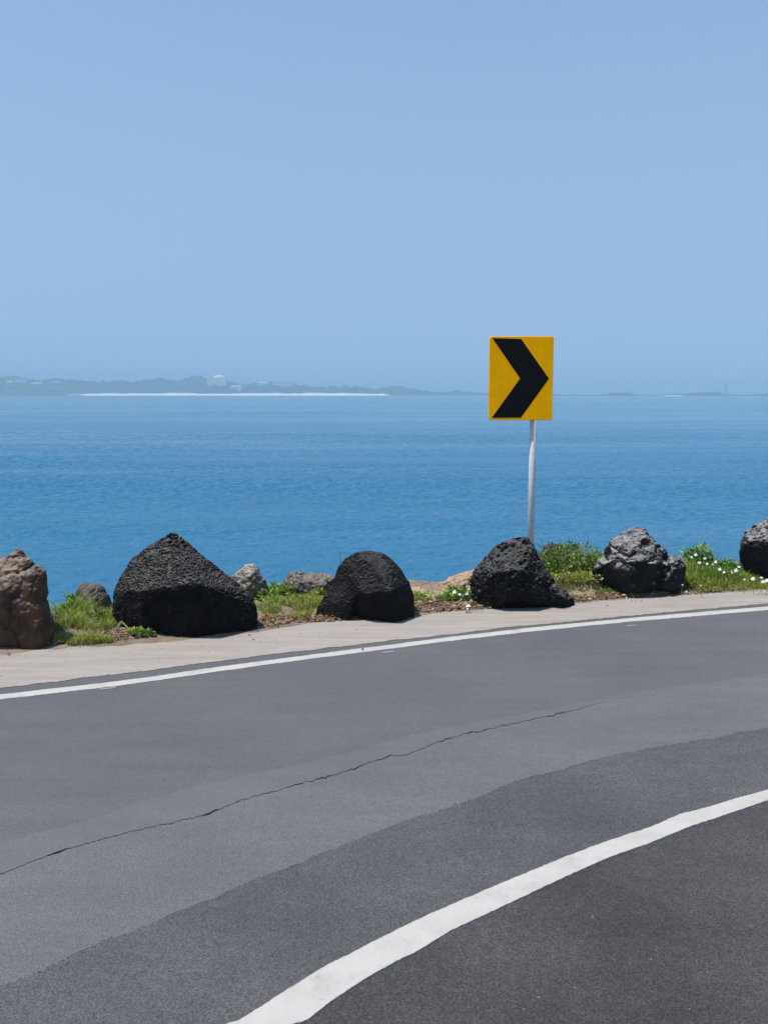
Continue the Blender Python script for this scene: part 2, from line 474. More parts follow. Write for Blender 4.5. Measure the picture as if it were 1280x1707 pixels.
bedV = np.array([[-60, -60, -.03], [70, -60, -.03], [70, 45, -.03], [-60, 45, -.03]])
road = tag(strip('road', np.full(len(XS), -8.0), y_conc + 0.25, -0.030, M['bed'], None), kind='structure')
strip('asphalt_strip', y_band, y_conc + 0.2, 0.0, M['far'], road)
strip('asphalt_strip', y_cr + cw * 0.5, y_band, 0.0, M['band'], road, skirt=0.026)
strip('asphalt_strip', y_seam - 0.03, y_cr - cw * 0.5, 0.0, M['worn'], road, skirt=0.026)
sw = np.clip(jag(0.016, 5, 31) + 0.002, 0, 0.03)
strip('asphalt_strip', y_in_mid, y_seam - sw * 0.0, 0.005, M['near'], road, skirt=0.006)
strip('asphalt_strip', np.full(len(XS), -8.0), y_in_mid, 0.005, M['inner'], road, skirt=0.0)
strip('painted_line', y_edge_near, y_edge_far, 0.004, M['paint'], road, skirt=0.004)
strip('painted_line', y_in_lo, y_in_up, 0.010, M['paint'], road, skirt=0.005)
shoulder = tag(strip('shoulder', y_conc, y_should + 0.30, 0.004, M['conc'], None, skirt=0.003), kind='structure')

# crumbs of dirt caught along the seam between the two asphalt layers
def seam_dirt():
    V = []; F = []; k = 0
    xs = XS[(XS > -1.6) & (XS < 2.4)]; ys = np.interp(xs, XS, y_seam)
    w = np.clip(0.005 + 0.016 * n1(xs * 3.5, 33, 4), 0.0, 0.022)
    for x, y, q in zip(xs, ys, w):
        if q < 0.002: continue
        for _ in range(3):
            cx, cy = x + random.uniform(-.004, .004), y + 0.004 + random.uniform(-0.2, 1.0) * q
            r = random.uniform(0.0015, 0.004)
            for a in range(4):
                V.append((cx + r * math.cos(a * 1.571 + .3), cy + r * math.sin(a * 1.571 + .3), 0.001))
            V.append((cx, cy, 0.001 + r))
            for a in range(4): F.append((k + a, k + (a + 1) % 4, k + 4))
            k += 5
    return mesh_np('seam_dirt', V, np.array(F))
tag(link('seam_dirt', seam_dirt(), mat_plain("seam_soil", (0.075, 0.062, 0.048), 0.95, 0.1, 0.4, 60), road), kind='stuff')

# land behind the camera on the inland side
gx = np.array([-200, 200.0]); 
land = mesh_np('inland_ground', [(-200, -200, -0.05), (200, -200, -0.05), (200, -7.9, -0.05), (-200, -7.9, -0.05)], np.array([[0, 1, 2, 3]]))
tag(link('inland_ground', land, M['soil']), kind='structure')

# ------------------------------------------------------------------ verge and bank down to the sea
def brow(X):            # width of the flat verge behind the shoulder before the bank falls away
    return 1.02 + 0.2 * n1(X * 0.55 + 2.1, 41, 2)
def verge_z(X, t):
    P = np.stack([X * 1.6, t * 1.6, X * 0], 1)
    b = brow(X)
    z = 0.0052 + 0.055 * sstep(0.0, 0.5, t) * (1 + fbm(P, 4, 44))
    over = np.clip(t - b, 0, None)
    drop = 0.78 * over + 0.0 
    drop = np.where(over < 0.5, 0.78 * over * over, 0.195 + 0.78 * (over - 0.5))
    rough = sstep(0.3, 2.0, over)
    return z - drop + rough * 0.35 * fbm(np.stack([X * .9, t * .9, X * 0 + 5], 1), 4, 47)
vx = np.concatenate([-np.geomspace(60, 6.1, 30), np.arange(-6, 8.01, 0.05), np.geomspace(8.1, 70, 30)])
vt = np.concatenate([np.arange(-0.02, 2.6, 0.04), np.geomspace(2.65, 14, 40)])
TX, TT = np.meshgrid(vx, vt)
Xf, Tf = TX.ravel(), TT.ravel()
Yf = at(SHOULD, Xf) + 0.03 * n1(Xf * 2, 7, 4) + Tf + 0.055 * n1(Xf * 7, 52, 4) * (Tf < 0.3)
Zf = verge_z(Xf, Tf)
nv = len(vx); i, j = np.meshgrid(np.arange(nv - 1), np.arange(len(vt) - 1)); a = (j * nv + i).ravel()
verge = mesh_np('verge', np.stack([Xf, Yf, Zf], 1), np.stack([a, a + 1, a + nv + 1, a + nv], 1), True)
tag(link('verge', verge, M['soil']), kind='structure')
def surf_z(x, y):
    X = np.atleast_1d(np.asarray(x, float)); Y = np.atleast_1d(np.asarray(y, float))
    t = Y - at(SHOULD, X) - 0.03 * n1(X * 2, 7, 4)
    return np.where(t > -0.02, verge_z(X, t), 0.007)

# ------------------------------------------------------------------ sea
def build_sea():
    ang = np.concatenate([np.linspace(-180, -25, 60)[:-1], np.linspace(-25, 25, 560), np.linspace(25, 180, 60)[1:-1]])
    ang = np.radians(ang)
    rr = np.concatenate([np.geomspace(9.0, 33.5, 30), np.geomspace(34, 330, 960), np.geomspace(334, 45000, 100)])
    A, Rr = np.meshgrid(ang, rr)
    X = (Rr * np.sin(A)).ravel(); Y = (Rr * np.cos(A)).ravel(); r = Rr.ravel()
    Z = np.zeros_like(X)
    g = np.random.default_rng(3)
    patch = 0.75 + 0.5 * fbm(np.stack([X * 0.012, Y * 0.045, X * 0], 1), 3, 61)
    for k in range(76):
        lam = 0.30 * (1.045 ** k)
        th = R(-78) + g.normal(0, 0.75)
        amp = 0.0150 * lam ** 0.9 * (1 if lam < 0.8 else (0.8 / lam) ** 1.2)
        fade = np.clip(2.0 - r * 0.0072 / lam, 0, 1)
        ph = 2 * math.pi / lam * (X * math.cos(th) + Y * math.sin(th)) + g.uniform(0, 6.28)
        Z += amp * fade * (np.sin(ph) + 0.25 * np.sin(2 * ph + 0.6))
    Z *= np.clip(patch, 0.35, 1.4) * np.clip((330 - r) / 120, 0, 1)
    na = len(ang)
    i, j = np.meshgrid(np.arange(na), np.arange(len(rr) - 1)); i = i.ravel(); j = j.ravel()
    i2 = (i + 1) % na
    F = np.stack([j * na + i, (j + 1) * na + i, (j + 1) * na + i2, j * na + i2], 1)
    return mesh_np('sea', np.stack([X, Y, Z + SEA_Z], 1), F, True)
tag(link('sea', build_sea(), M['sea']), kind='structure')

# ------------------------------------------------------------------ far coast across the bay
LAND_Y, ISLE_Y = 3400.0, 2900.0
SKYLINE = [(-330, 640), (-240, 636), (-150, 634), (-50, 631), (0, 628), (25, 631), (45, 635), (60, 632), (75, 631), (90, 634), (140, 635), (165, 634), (210, 637), (235, 632), (262, 630),
           (280, 635), (300, 629), (322, 627), (337, 634), (350, 637), (375, 636), (400, 641), (430, 637), (450, 637), (490, 641), (530, 646), (560, 644), (600, 645),
           (625, 648), (660, 644), (690, 648), (715, 651), (740, 654), (765, 651), (800, 654), (850, 655), (905, 656.5)]
ISLES = [(890, 658), (905, 655.5), (920, 655), (940, 656.6), (1000, 657), (1022, 656), (1035, 652.5), (1045, 654.5), (1056, 652.2), (1068, 656.5), (1092, 657.4), (1140, 655.5), (1170, 653),
         (1208, 652.4), (1226, 655.5), (1256, 657), (1280, 655.5), (1340, 654), (1420, 656), (1500, 657.5)]
def coast(name, prof, Y, dep, seed):
    px = np.arange(prof[0][0], prof[-1][0] + 1, 2.0)
    py = np.interp(px, [p[0] for p in prof], [p[1] for p in prof])
    X = (px - 640) / FPX * Y
    top = np.array([depth(a, b, Y + dep * 0.4)[2] for a, b in zip(px, py)])
    top = np.maximum(top - 3.0, SEA_Z + 1.5)
    rows = [(0, SEA_Z - 2, 0), (0.05, SEA_Z + 1.0, .04), (0.22, None, .62), (0.4, None, 1.0), (0.7, None, .7), (1.0, SEA_Z - 3, 0)]
    V = []
    for f, z, k in rows:
        zz = np.full(len(X), z) if z is not None else SEA_Z + (top - SEA_Z) * k * (1 + 0.12 * n1(px * 0.05, seed + int(f * 10), 3))
        V.append(np.stack([X, Y + dep * f + 15 * n1(px * .03, seed + 3, 2), zz], 1))
    n = len(X); i = np.arange(n - 1)
    F = np.concatenate([np.stack([r * n + i, r * n + i + 1, (r + 1) * n + i + 1, (r + 1) * n + i], 1) for r in range(len(rows) - 1)])
    return mesh_np(name, np.concatenate(V), F, True), X, top, px
m_hill = mat_plain("coast_scrub", (0.035, 0.05, 0.03), 0.95, 0.1, 0.35, 0.01)
m_wood = mat_leaf("far_foliage", 0.1, 0.8)
def woodland(name, X, top, px, Y, dep, count, seed, hmax):
    g = np.random.default_rng(seed)
    b = bmesh.new(); bmesh.ops.create_icosphere(b, subdivisions=2, radius=1.0)
    bv = np.array([v.co[:] for v in b.verts]); bf = np.array([[v.index for v in f.verts] for f in b.faces]); b.free()
    V, F, C = [], [], []
    for k in range(count):
        i = g.integers(0, len(X)); f = g.uniform(0.12, 0.42)
        hgt = SEA_Z + (top[i] - SEA_Z) * np.interp(f, [0, .05, .22, .4], [0, .04, .62, 1.0])
        if top[i] - SEA_Z < 3.0 and g.random() < 0.85: continue
        r = g.uniform(0.35, 1.0) * hmax * min(1.0, 0.35 + (top[i] - SEA_Z) / 40)
        sc = np.array([r * g.uniform(.9, 1.7), r * g.uniform(.9, 1.5), r * g.uniform(.6, 1.0)])
        wob = 1 + 0.35 * vnoise(bv * 1.7 + k * 3.1, seed)[:, None]
        V.append(bv * wob * sc + np.array([X[i] + g.uniform(-3, 3), Y + dep * f, hgt + sc[2] * 0.25])); F.append(bf + k0[0]); k0[0] += len(bv)
        c = np.array([0.030, 0.050, 0.026]) * g.uniform(.6, 1.5)
        C.append(np.tile(c, (len(bv), 1)))
    return mesh_np(name, np.concatenate(V), np.concatenate(F), True, np.concatenate(C))
for nm, prof, Y, dep, cnt, hm, sd in (('far_coast', SKYLINE, LAND_Y, 420, 1500, 7.5, 5), ('far_island', ISLES, ISLE_Y, 260, 420, 5.0, 9)):
    me, X, top, px = coast(nm, prof, Y, dep, sd)
    tag(link(nm, me, m_hill), kind='structure')
    k0 = [0]
    tag(link('far_woodland', woodland('far_woodland', X, top, px, Y, dep, cnt, sd, hm), m_wood), 'dark hazy woodland covering the low coast across the bay' if sd == 5 else 'sparse hazy trees on the low island at the right horizon', 'woodland', kind='stuff')

m_sand = mat_plain("pale_sand", (0.88, 0.87, 0.84), 0.9, 0.1, 0.08, 0.02)
m_reef = mat_plain("reef_rock", (0.035, 0.034, 0.033), 0.9, 0.1, 0.3, 0.05)
def beach(px0, px1, Y, h, seed):
    px = np.arange(px0, px1 + 1, 3.0); X = (px - 640) / FPX * Y
    hh = h * np.clip((px - px0) / 60, 0.15, 1) * np.clip((px1 - px) / 12, 0.1, 1) * (1 + 0.35 * n1(px * 0.04, seed, 3))
    yo = -55 + 18 * n1(px * 0.012, seed + 1, 2)
    V = np.concatenate([np.stack([X, Y + yo + 60 * f, SEA_Z - 0.3 + hh * z], 1) for f, z in ((0, 0), (.5, .55), (.85, 1.0), (1.4, .9), (1.8, -0.3))])
    n = len(X); i = np.arange(n - 1)
    F = np.concatenate([np.stack([r * n + i, r * n + i + 1, (r + 1) * n + i + 1, (r + 1) * n + i], 1) for r in range(4)])
    return mesh_np('beach', V, F, True)
tag(link('beach', beach(98, 650, LAND_Y - 30, 7.5, 71), m_sand), kind='structure')
tag(link('beach', beach(1084, 1140, ISLE_Y - 20, 3.0, 73), m_sand), kind='structure')
def reef():
    px = np.arange(86, 146, 1.5); X = (px - 640) / FPX * (LAND_Y - 120)
    hh = 3.2 * np.clip(np.minimum(px - 86, 146 - px) / 10, 0.02, 1) * (1 + 0.5 * n1(px * 0.25, 75, 3))
    V = np.concatenate([np.stack([X, LAND_Y - 120 + d + X * 0, SEA_Z - 0.5 + hh * z], 1) for d, z in ((0, 0), (6, .7), (14, 1), (24, .6), (32, 0))])
    n = len(X); i = np.arange(n - 1)
    F = np.concatenate([np.stack([r * n + i, r * n + i + 1, (r + 1) * n + i + 1, (r + 1) * n + i], 1) for r in range(4)])
    return mesh_np('reef', V, F, True)
tag(link('reef', reef(), m_reef), 'low dark reef in front of the left end of the white beach', 'reef')

m_wall = mat_plain("pale_wall", (0.66, 0.64, 0.61), 0.8, 0.2, 0.06, 0.2)
m_roof = mat_plain("pale_roof", (0.58, 0.52, 0.50), 0.8, 0.2, 0.08, 0.2)
m_roof_w = mat_plain("white_roof", (0.80, 0.80, 0.80), 0.6, 0.3, 0.03, 0.2)
m_pane = mat_plain("far_window", (0.05, 0.06, 0.07), 0.3, 0.5, 0.1, 0.5)
def house(px0, px1, pyt, pyb, label, flat=False, dome=False, Y=LAND_Y + 110):
    a, b = depth(px0, pyb, Y), depth(px1, pyt, Y)
    w, hgt = b.x - a.x, b.z - a.z
    d = max(9.0, w * 0.45)
    root = empty('house' if not dome else 'domed_building', ((a.x + b.x) / 2, Y, a.z))
    hw = hgt * (0.96 if flat else 0.62) if not dome else hgt * 0.72
    bm = bmesh.new(); add_box(bm, (-w / 2, 0, -14), (w / 2, d, hw)); bm_obj('wall', bm, m_wall, root)
    bm = bmesh.new()
    if dome:
        bmesh.ops.create_uvsphere(bm, u_segments=20, v_segments=10, radius=1.0)
        for v in bm.verts: v.co = Vector((v.co.x * w * 0.34 + w * 0.12, v.co.y * d * 0.4 + d / 2, hw + max(v.co.z, -0.1) * (hgt - hw)))
        bm_obj('roof', bm, m_roof_w, root, smooth=True)
        bm = bmesh.new(); add_box(bm, (-w * .42, 0.5, hw), (-w * .22, d * .5, hw + (hgt - hw) * .5)); bm_obj('roof_hut', bm, m_roof_w, root)
    elif flat:
        add_box(bm, (-w / 2 - .6, -.6, hw), (w / 2 + .6, d + .6, hgt)); bm_obj('roof', bm, m_roof_w, root)
    else:
        lo = [bm.verts.new(p) for p in ((-w / 2 - .8, -.8, hw), (w / 2 + .8, -.8, hw), (w / 2 + .8, d + .8, hw), (-w / 2 - .8, d + .8, hw))]
        hi = [bm.verts.new(p) for p in ((-w / 2 + w * .15, d / 2, hgt), (w / 2 - w * .15, d / 2, hgt))]
        bm.faces.new((lo[0], lo[1], hi[1], hi[0])); bm.faces.new((lo[2], lo[3], hi[0], hi[1])); bm.faces.new((lo[1], lo[2], hi[1])); bm.faces.new((lo[3], lo[0], hi[0])); bm.faces.new(lo[::-1])
        bm_obj('roof', bm, m_roof, root)
    nwin = max(2, int(w / 7))
    wm = bpy.data.meshes.new('window'); bm = bmesh.new(); add_box(bm, (-1.1, -.12, 0), (1.1, .1, 1.9)); bm.to_mesh(wm); bm.free(); wm.materials.append(m_pane)
    for k in range(nwin):
        o = bpy.data.objects.new('window', wm); COL.objects.link(o); o.parent = root
        o.location = (-w / 2 + w * (k + .5) / nwin, 0, max(hw - 3.4, 0.4))
    tag(root, label, 'building', 'pale buildings on the far coast')
house(6, 33, 634.5, 641, 'long pale house at the far left end of the hazy coast')
house(26, 44, 631, 636, 'pale flat roofed block above the long house, far left coast', flat=True)
house(52, 72, 637.5, 643, 'low pale house between two dark tree clumps on the far left coast')
house(87, 100, 634.5, 638.5, 'small white flat roofed house on the skyline left of the beach', flat=True)
house(346, 377, 625, 641, 'tall building with white domed roof above the hazy coast', dome=True)
house(384, 403, 642.5, 648, 'low white house just right of the domed building', Y=LAND_Y + 70)
house(430, 448, 636.5, 642, 'pale hip roofed house on the skyline above the middle of the beach')
house(455, 487, 637, 642, 'long flat white building on the skyline above the middle of the beach', flat=True)
house(1040 + 165, 1040 + 176, 655, 658, 'tiny white hut below the mast on the right island', flat=True, Y=ISLE_Y + 20)
mast = empty('beacon_tower', depth(1208.5, 653, ISLE_Y + 80))
m_mast = mat_plain("beacon_dark", (0.16, 0.16, 0.17), 0.6, 0.3)
bm = bmesh.new(); add_tube(bm, (0, 0, -6), (0, 0, 19), 2.1, 1.3, 12); bm_obj('tower', bm, m_mast, mast)
bm = bmesh.new(); add_tube(bm, (0, 0, 19), (0, 0, 23), 1.9, 1.6, 12); add_tube(bm, (0, 0, 23), (0, 0, 26), 1.7, 0.15, 12); bm_obj('lantern', bm, m_mast, mast)
tag(mast, 'thin dark beacon tower standing on the right island', 'tower')

# ------------------------------------------------------------------ boulders
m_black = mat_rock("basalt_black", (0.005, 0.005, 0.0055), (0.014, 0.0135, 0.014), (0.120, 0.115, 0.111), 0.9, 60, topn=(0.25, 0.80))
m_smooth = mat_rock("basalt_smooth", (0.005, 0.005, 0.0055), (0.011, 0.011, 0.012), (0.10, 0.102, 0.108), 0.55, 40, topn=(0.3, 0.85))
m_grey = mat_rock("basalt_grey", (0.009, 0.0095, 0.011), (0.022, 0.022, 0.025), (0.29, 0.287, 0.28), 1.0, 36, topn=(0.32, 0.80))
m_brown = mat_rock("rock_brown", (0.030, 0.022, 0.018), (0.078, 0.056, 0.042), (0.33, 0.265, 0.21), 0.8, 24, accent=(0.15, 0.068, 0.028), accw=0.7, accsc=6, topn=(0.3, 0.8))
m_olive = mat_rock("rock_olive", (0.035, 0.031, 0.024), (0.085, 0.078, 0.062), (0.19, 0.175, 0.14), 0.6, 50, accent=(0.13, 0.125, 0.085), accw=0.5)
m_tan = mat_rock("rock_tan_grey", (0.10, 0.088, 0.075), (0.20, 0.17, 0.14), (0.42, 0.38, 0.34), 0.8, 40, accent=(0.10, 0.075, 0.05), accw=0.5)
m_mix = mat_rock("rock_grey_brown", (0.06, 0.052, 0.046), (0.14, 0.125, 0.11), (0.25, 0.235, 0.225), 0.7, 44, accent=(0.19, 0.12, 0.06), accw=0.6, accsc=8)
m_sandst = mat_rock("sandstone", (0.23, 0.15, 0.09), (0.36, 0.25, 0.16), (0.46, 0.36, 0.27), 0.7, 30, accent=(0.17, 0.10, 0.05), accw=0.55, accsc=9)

def rock(name, label, hulls, Y, mat, cat='boulder', voxel=0.009, smooth=3, lump=0.03, lumpsc=3.0, chip=0.0, chipsc=5, pits=(), fine=0.006, seed=1, group='boulders along the road edge'):
    """hulls: list of dict(out=[(px,py[,dy])...], front=[(px,py,dy)...], back=depth); dy in metres, negative = towards the road"""
    bm = bmesh.new()
    allp = []
    for h in hulls:
        pts = []
        out = [(p[0], p[1], p[2] if len(p) > 2 else 0.0) for p in h['out']]
        cx = sum(p[0] for p in out) / len(out); cy = sum(p[1] for p in out) / len(out)
        for p in out: pts.append(depth(p[0], p[1], Y + h.get('dy', 0) + p[2]))
        for p in h.get('front', []): pts.append(depth(p[0], p[1], Y + h.get('dy', 0) + p[2]))
        bk = h.get('back', 0.35); k = h.get('shrink', 0.72)
        for p in out: pts.append(depth(cx + (p[0] - cx) * k, cy + (p[1] - cy) * k + 4, Y + h.get('dy', 0) + bk))
        # carry the foot below the soil
        zlo = min(p.z for p in pts)
        low = [p for p in pts if p.z < zlo + 0.12]
        pts += [Vector((p.x, p.y, p.z - 0.10)) for p in low]
        vs_ = [bm.verts.new(p) for p in pts]
        r = bmesh.ops.convex_hull(bm, input=vs_)
        bmesh.ops.delete(bm, geom=[v for v in vs_ if v.is_valid and not v.link_faces], context='VERTS')
        allp += pts
    base = Vector((sum(p.x for p in allp) / len(allp), sum(p.y for p in allp) / len(allp), 0.0))
    base.z = float(surf_z(base.x, base.y)[0]) if base.y < 12 else min(p.z for p in allp)
    for v in bm.verts: v.co -= base
    me = bpy.data.meshes.new('tmp'); bm.to_mesh(me); bm.free()
    o = bpy.data.objects.new('tmp', me); COL.objects.link(o)
    md = o.modifiers.new('r', 'REMESH'); md.mode = 'VOXEL'; md.voxel_size = voxel
    ms = o.modifiers.new('s', 'SMOOTH'); ms.factor = 0.5; ms.iterations = smooth
    dg = bpy.context.evaluated_depsgraph_get(); ev = o.evaluated_get(dg); em = ev.to_mesh()
    n = len(em.vertices); V = np.empty(n * 3, np.float32); em.vertices.foreach_get('co', V); V = V.reshape(-1, 3).astype(float)
    N = np.empty(n * 3, np.float32); em.vertices.foreach_get('normal', N); N = N.reshape(-1, 3).astype(float)
    nl = len(em.loops); L = np.empty(nl, np.int32); em.loops.foreach_get('vertex_index', L)
    F = L.reshape(-1, 4)
    ev.to_mesh_clear(); bpy.data.objects.remove(o); bpy.data.meshes.remove(me)
    S = seed * 13.7
    d = lump * fbm(V * lumpsc + S, 4, seed) + fine * fbm(V * 26 + S, 4, seed + 9, 0.6)
    if chip:
        F1, F2, ID = worley(V * chipsc + S + 0.25 * np.stack([vnoise(V * 4 + i * 9 + S, seed) for i in range(3)], 1), seed)
        d += chip * (ID - 0.5) - chip * 0.35 * np.exp(-((F2 - F1) / 0.09) ** 2)
    for sc, dep, thr, mask in pits:
        F1, F2, ID = worley(V * sc + S, seed + 30)
        r = thr * (0.55 + 0.75 * ID)
        w = sstep(0.05, 0.5, vnoise(V * mask + S, seed + 44) + 0.55) if mask else 1.0
        d -= dep * w * (1 - sstep(0.45, 1.0, F1 / r))
    V = V + N * d[:, None]
    ob = link(name, mesh_np(name, V, F, True), mat, None, base)
    return tag(ob, label, cat, group)

PIT = [(31, 0.021, 0.62, 1.5), (64, 0.012, 0.62, 0)]
# brown pillar cut by the left edge of the frame
rock('boulder', 'tall rusty brown boulder with stepped top, cut by the left picture edge', [
    dict(out=[(-95, 985), (-70, 950), (-25, 944), (2, 940), (33, 925), (46, 929), (58, 938), (72, 951), (72, 978), (76, 1008), (82, 1038), (88, 1060), (87, 1085), (50, 1090), (-95, 1090)],
         front=[(-40, 985, -.26), (5, 983, -.24), (38, 965, -.12), (52, 1010, -.14), (62, 1050, -.16), (60, 1086, -.12), (20, 1060, -.06), (-60, 1060, -.04)], back=.34),
    dict(out=[(-40, 1060), (20, 1058), (30, 1088), (-40, 1094)], front=[(-20, 1085, -.12), (15, 1088, -.12)], back=.3),
], 7.15, m_brown, smooth=2, lump=.020, chip=.034, chipsc=3.2, fine=.006, seed=2, pits=[(34, .006, .5, 2)])
rock('boulder', 'small flat brown stone capping the rusty brown boulder', [
    dict(out=[(7, 931), (14, 921), (26, 914), (36, 913), (41, 919), (47, 928), (42, 930), (30, 925), (12, 932)], front=[(22, 925, -.06)], back=.12)], 7.2, m_brown, cat='stone', voxel=.005, lump=.008, fine=.004, chip=.006, chipsc=12, seed=3, smooth=3)
rock('boulder', 'small rounded olive boulder behind the grass, left of the large peaked boulder', [
    dict(out=[(119, 1012), (122, 995), (132, 980), (146, 973), (158, 973), (172, 982), (183, 993), (190, 1012), (188, 1040), (124, 1040)], front=[(150, 1000, -.18), (145, 1030, -.22), (165, 1030, -.2)], back=.3)],
    8.35, m_olive, lump=.02, chip=.012, chipsc=9, pits=[(34, .014, .6, 2)], seed=4)
rock('boulder', 'largest black boulder with a sharp peak and pitted lava surface', [
    dict(out=[(270, 893), (284, 885), (294, 887), (306, 898), (320, 915), (346, 936), (372, 956), (398, 975), (420, 994), (429, 1010), (430, 1046), (400, 1055), (340, 1058), (270, 1060), (205, 1052), (190, 1034), (185, 1008), (188, 985), (200, 962), (222, 930), (248, 908)],
         front=[(285, 925, -.10), (245, 985, -.33), (328, 972, -.36), (215, 985, -.22), (235, 1040, -.24), (322, 1056, -.27), (365, 990, -.20), (408, 1005, -.06), (365, 1056, -.16), (410, 1052, -.04)], back=.42),
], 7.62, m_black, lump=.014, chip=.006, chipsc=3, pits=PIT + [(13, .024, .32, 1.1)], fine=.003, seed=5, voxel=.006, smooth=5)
rock('boulder', 'pale tan rock behind the leafy plant, right of the largest black boulder', [
    dict(out=[(380, 975), (386, 962), (402, 948), (412, 943), (424, 942), (431, 948), (437, 963), (446, 978), (448, 1000), (380, 1000)], front=[(415, 962, -.12), (410, 985, -.16), (432, 985, -.10)], back=.25)],
    8.75, m_tan, lump=.018, chip=.020, chipsc=9, fine=.010, seed=6)
rock('boulder', 'blocky grey brown rock beside the black domed boulder', [
    dict(out=[(473, 985), (474, 970), (482, 956), (492, 950), (510, 954), (530, 957), (548, 958), (558, 964), (560, 1004), (475, 1004)], front=[(500, 966, -.12), (490, 990, -.14), (540, 975, -.15), (540, 1000, -.16)], back=.35)],
    8.75, m_mix, lump=.020, chip=.024, chipsc=8, fine=.010, seed=7, pits=[(30, .010, .5, 2)])
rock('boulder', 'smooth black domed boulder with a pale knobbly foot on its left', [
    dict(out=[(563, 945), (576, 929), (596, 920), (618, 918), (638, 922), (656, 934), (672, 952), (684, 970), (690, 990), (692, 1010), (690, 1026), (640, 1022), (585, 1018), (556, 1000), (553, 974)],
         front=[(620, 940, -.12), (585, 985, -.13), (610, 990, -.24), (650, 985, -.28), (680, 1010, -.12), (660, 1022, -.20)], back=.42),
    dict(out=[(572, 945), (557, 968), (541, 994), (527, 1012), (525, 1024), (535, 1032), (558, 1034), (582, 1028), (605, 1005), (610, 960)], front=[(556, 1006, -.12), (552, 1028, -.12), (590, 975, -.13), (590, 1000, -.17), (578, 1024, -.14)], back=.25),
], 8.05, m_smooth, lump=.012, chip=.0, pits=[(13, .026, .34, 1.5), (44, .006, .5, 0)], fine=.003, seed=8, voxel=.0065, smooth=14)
rock('rock_ledge', 'low smooth sandy ledge between the domed boulder and white flowers', [
    dict(out=[(672, 1000), (684, 979), (698, 977), (720, 983), (748, 987), (772, 992), (790, 1000), (785, 1012), (675, 1012)], front=[(710, 1000, -.22), (750, 1004, -.22)], back=.3)],
    8.75, m_sandst, cat='ledge', lump=.014, fine=.004, seed=9)
rock('rock_ledge', 'crumbly brown ledge with pale rim rising behind the white flowers', [
    dict(out=[(722, 985), (738, 976), (752, 964), (766, 956), (784, 952), (810, 946), (815, 995), (730, 996)], front=[(765, 975, -.14), (790, 985, -.16), (745, 988, -.1)], back=.25)],
    9.05, m_sandst, cat='ledge', lump=.022, chip=.020, chipsc=10, fine=.012, seed=10)
rock('boulder', 'black boulder below the chevron sign post, pitted pale crest', [
    dict(out=[(783, 965), (786, 952), (797, 940), (812, 925), (828, 908), (846, 897), (864, 893), (880, 895), (890, 903), (899, 924), (910, 948), (924, 968), (930, 1000), (880, 1007), (792, 1011), (785, 992)],
         front=[(850, 915, -.12), (820, 955, -.28), (875, 950, -.30), (835, 1000, -.26), (890, 995, -.26)], back=.4),
    dict(out=[(905, 955), (922, 968), (940, 981), (957, 996), (956, 1003), (925, 1007), (900, 1008)], front=[(930, 992, -.16), (945, 1000, -.10)], back=.2),
], 8.5, m_black, lump=.014, chip=.008, chipsc=4, pits=[(15, .022, .48, 1.4), (44, .010, .58, 0)], fine=.003, seed=11, voxel=.0065, smooth=5)
rock('boulder', 'dark reddish rock half buried in the green bush', [
    dict(out=[(902, 925), (904, 910), (914, 904), (930, 906), (944, 907), (952, 918), (955, 960), (900, 960)], front=[(925, 925, -.1)], back=.25)],
    9.7, m_olive, lump=.02, chip=.018, chipsc=10, fine=.010, seed=12)
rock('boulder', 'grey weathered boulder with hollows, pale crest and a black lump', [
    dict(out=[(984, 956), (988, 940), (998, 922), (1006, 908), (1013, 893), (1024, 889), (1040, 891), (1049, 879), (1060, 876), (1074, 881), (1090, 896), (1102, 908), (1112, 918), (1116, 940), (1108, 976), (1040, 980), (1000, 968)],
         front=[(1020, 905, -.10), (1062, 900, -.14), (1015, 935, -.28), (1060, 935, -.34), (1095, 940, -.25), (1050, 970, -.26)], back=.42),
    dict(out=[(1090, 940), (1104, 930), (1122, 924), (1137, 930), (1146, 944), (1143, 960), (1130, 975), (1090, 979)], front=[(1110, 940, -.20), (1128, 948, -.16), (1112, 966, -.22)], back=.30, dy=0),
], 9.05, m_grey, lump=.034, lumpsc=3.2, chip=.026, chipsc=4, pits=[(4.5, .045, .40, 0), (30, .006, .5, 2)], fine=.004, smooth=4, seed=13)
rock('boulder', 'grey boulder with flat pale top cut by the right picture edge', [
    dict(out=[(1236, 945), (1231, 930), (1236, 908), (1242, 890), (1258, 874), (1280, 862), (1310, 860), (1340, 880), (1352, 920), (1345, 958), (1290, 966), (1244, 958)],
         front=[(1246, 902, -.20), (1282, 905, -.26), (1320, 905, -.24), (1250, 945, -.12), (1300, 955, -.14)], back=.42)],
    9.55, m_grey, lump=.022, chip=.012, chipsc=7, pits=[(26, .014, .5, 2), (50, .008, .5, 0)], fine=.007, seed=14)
rock('boulder', 'small pale rock just right of the weathered grey boulder', [
    dict(out=[(1130, 935), (1142, 926), (1152, 931), (1156, 945), (1152, 960), (1132, 960)], front=[(1143, 942, -.08)], back=.15)], 9.75, m_tan, cat='stone', voxel=.007, lump=.01, chip=.010, chipsc=10, seed=15)
rock('boulder', 'low pale rock showing behind the white flower heads', [
    dict(out=[(1168, 948), (1174, 937), (1184, 932), (1194, 939), (1200, 951), (1198, 966), (1170, 966)], front=[(1185, 948, -.08)], back=.15)], 9.9, m_tan, cat='stone', voxel=.007, lump=.01, chip=.012, chipsc=10, seed=16)
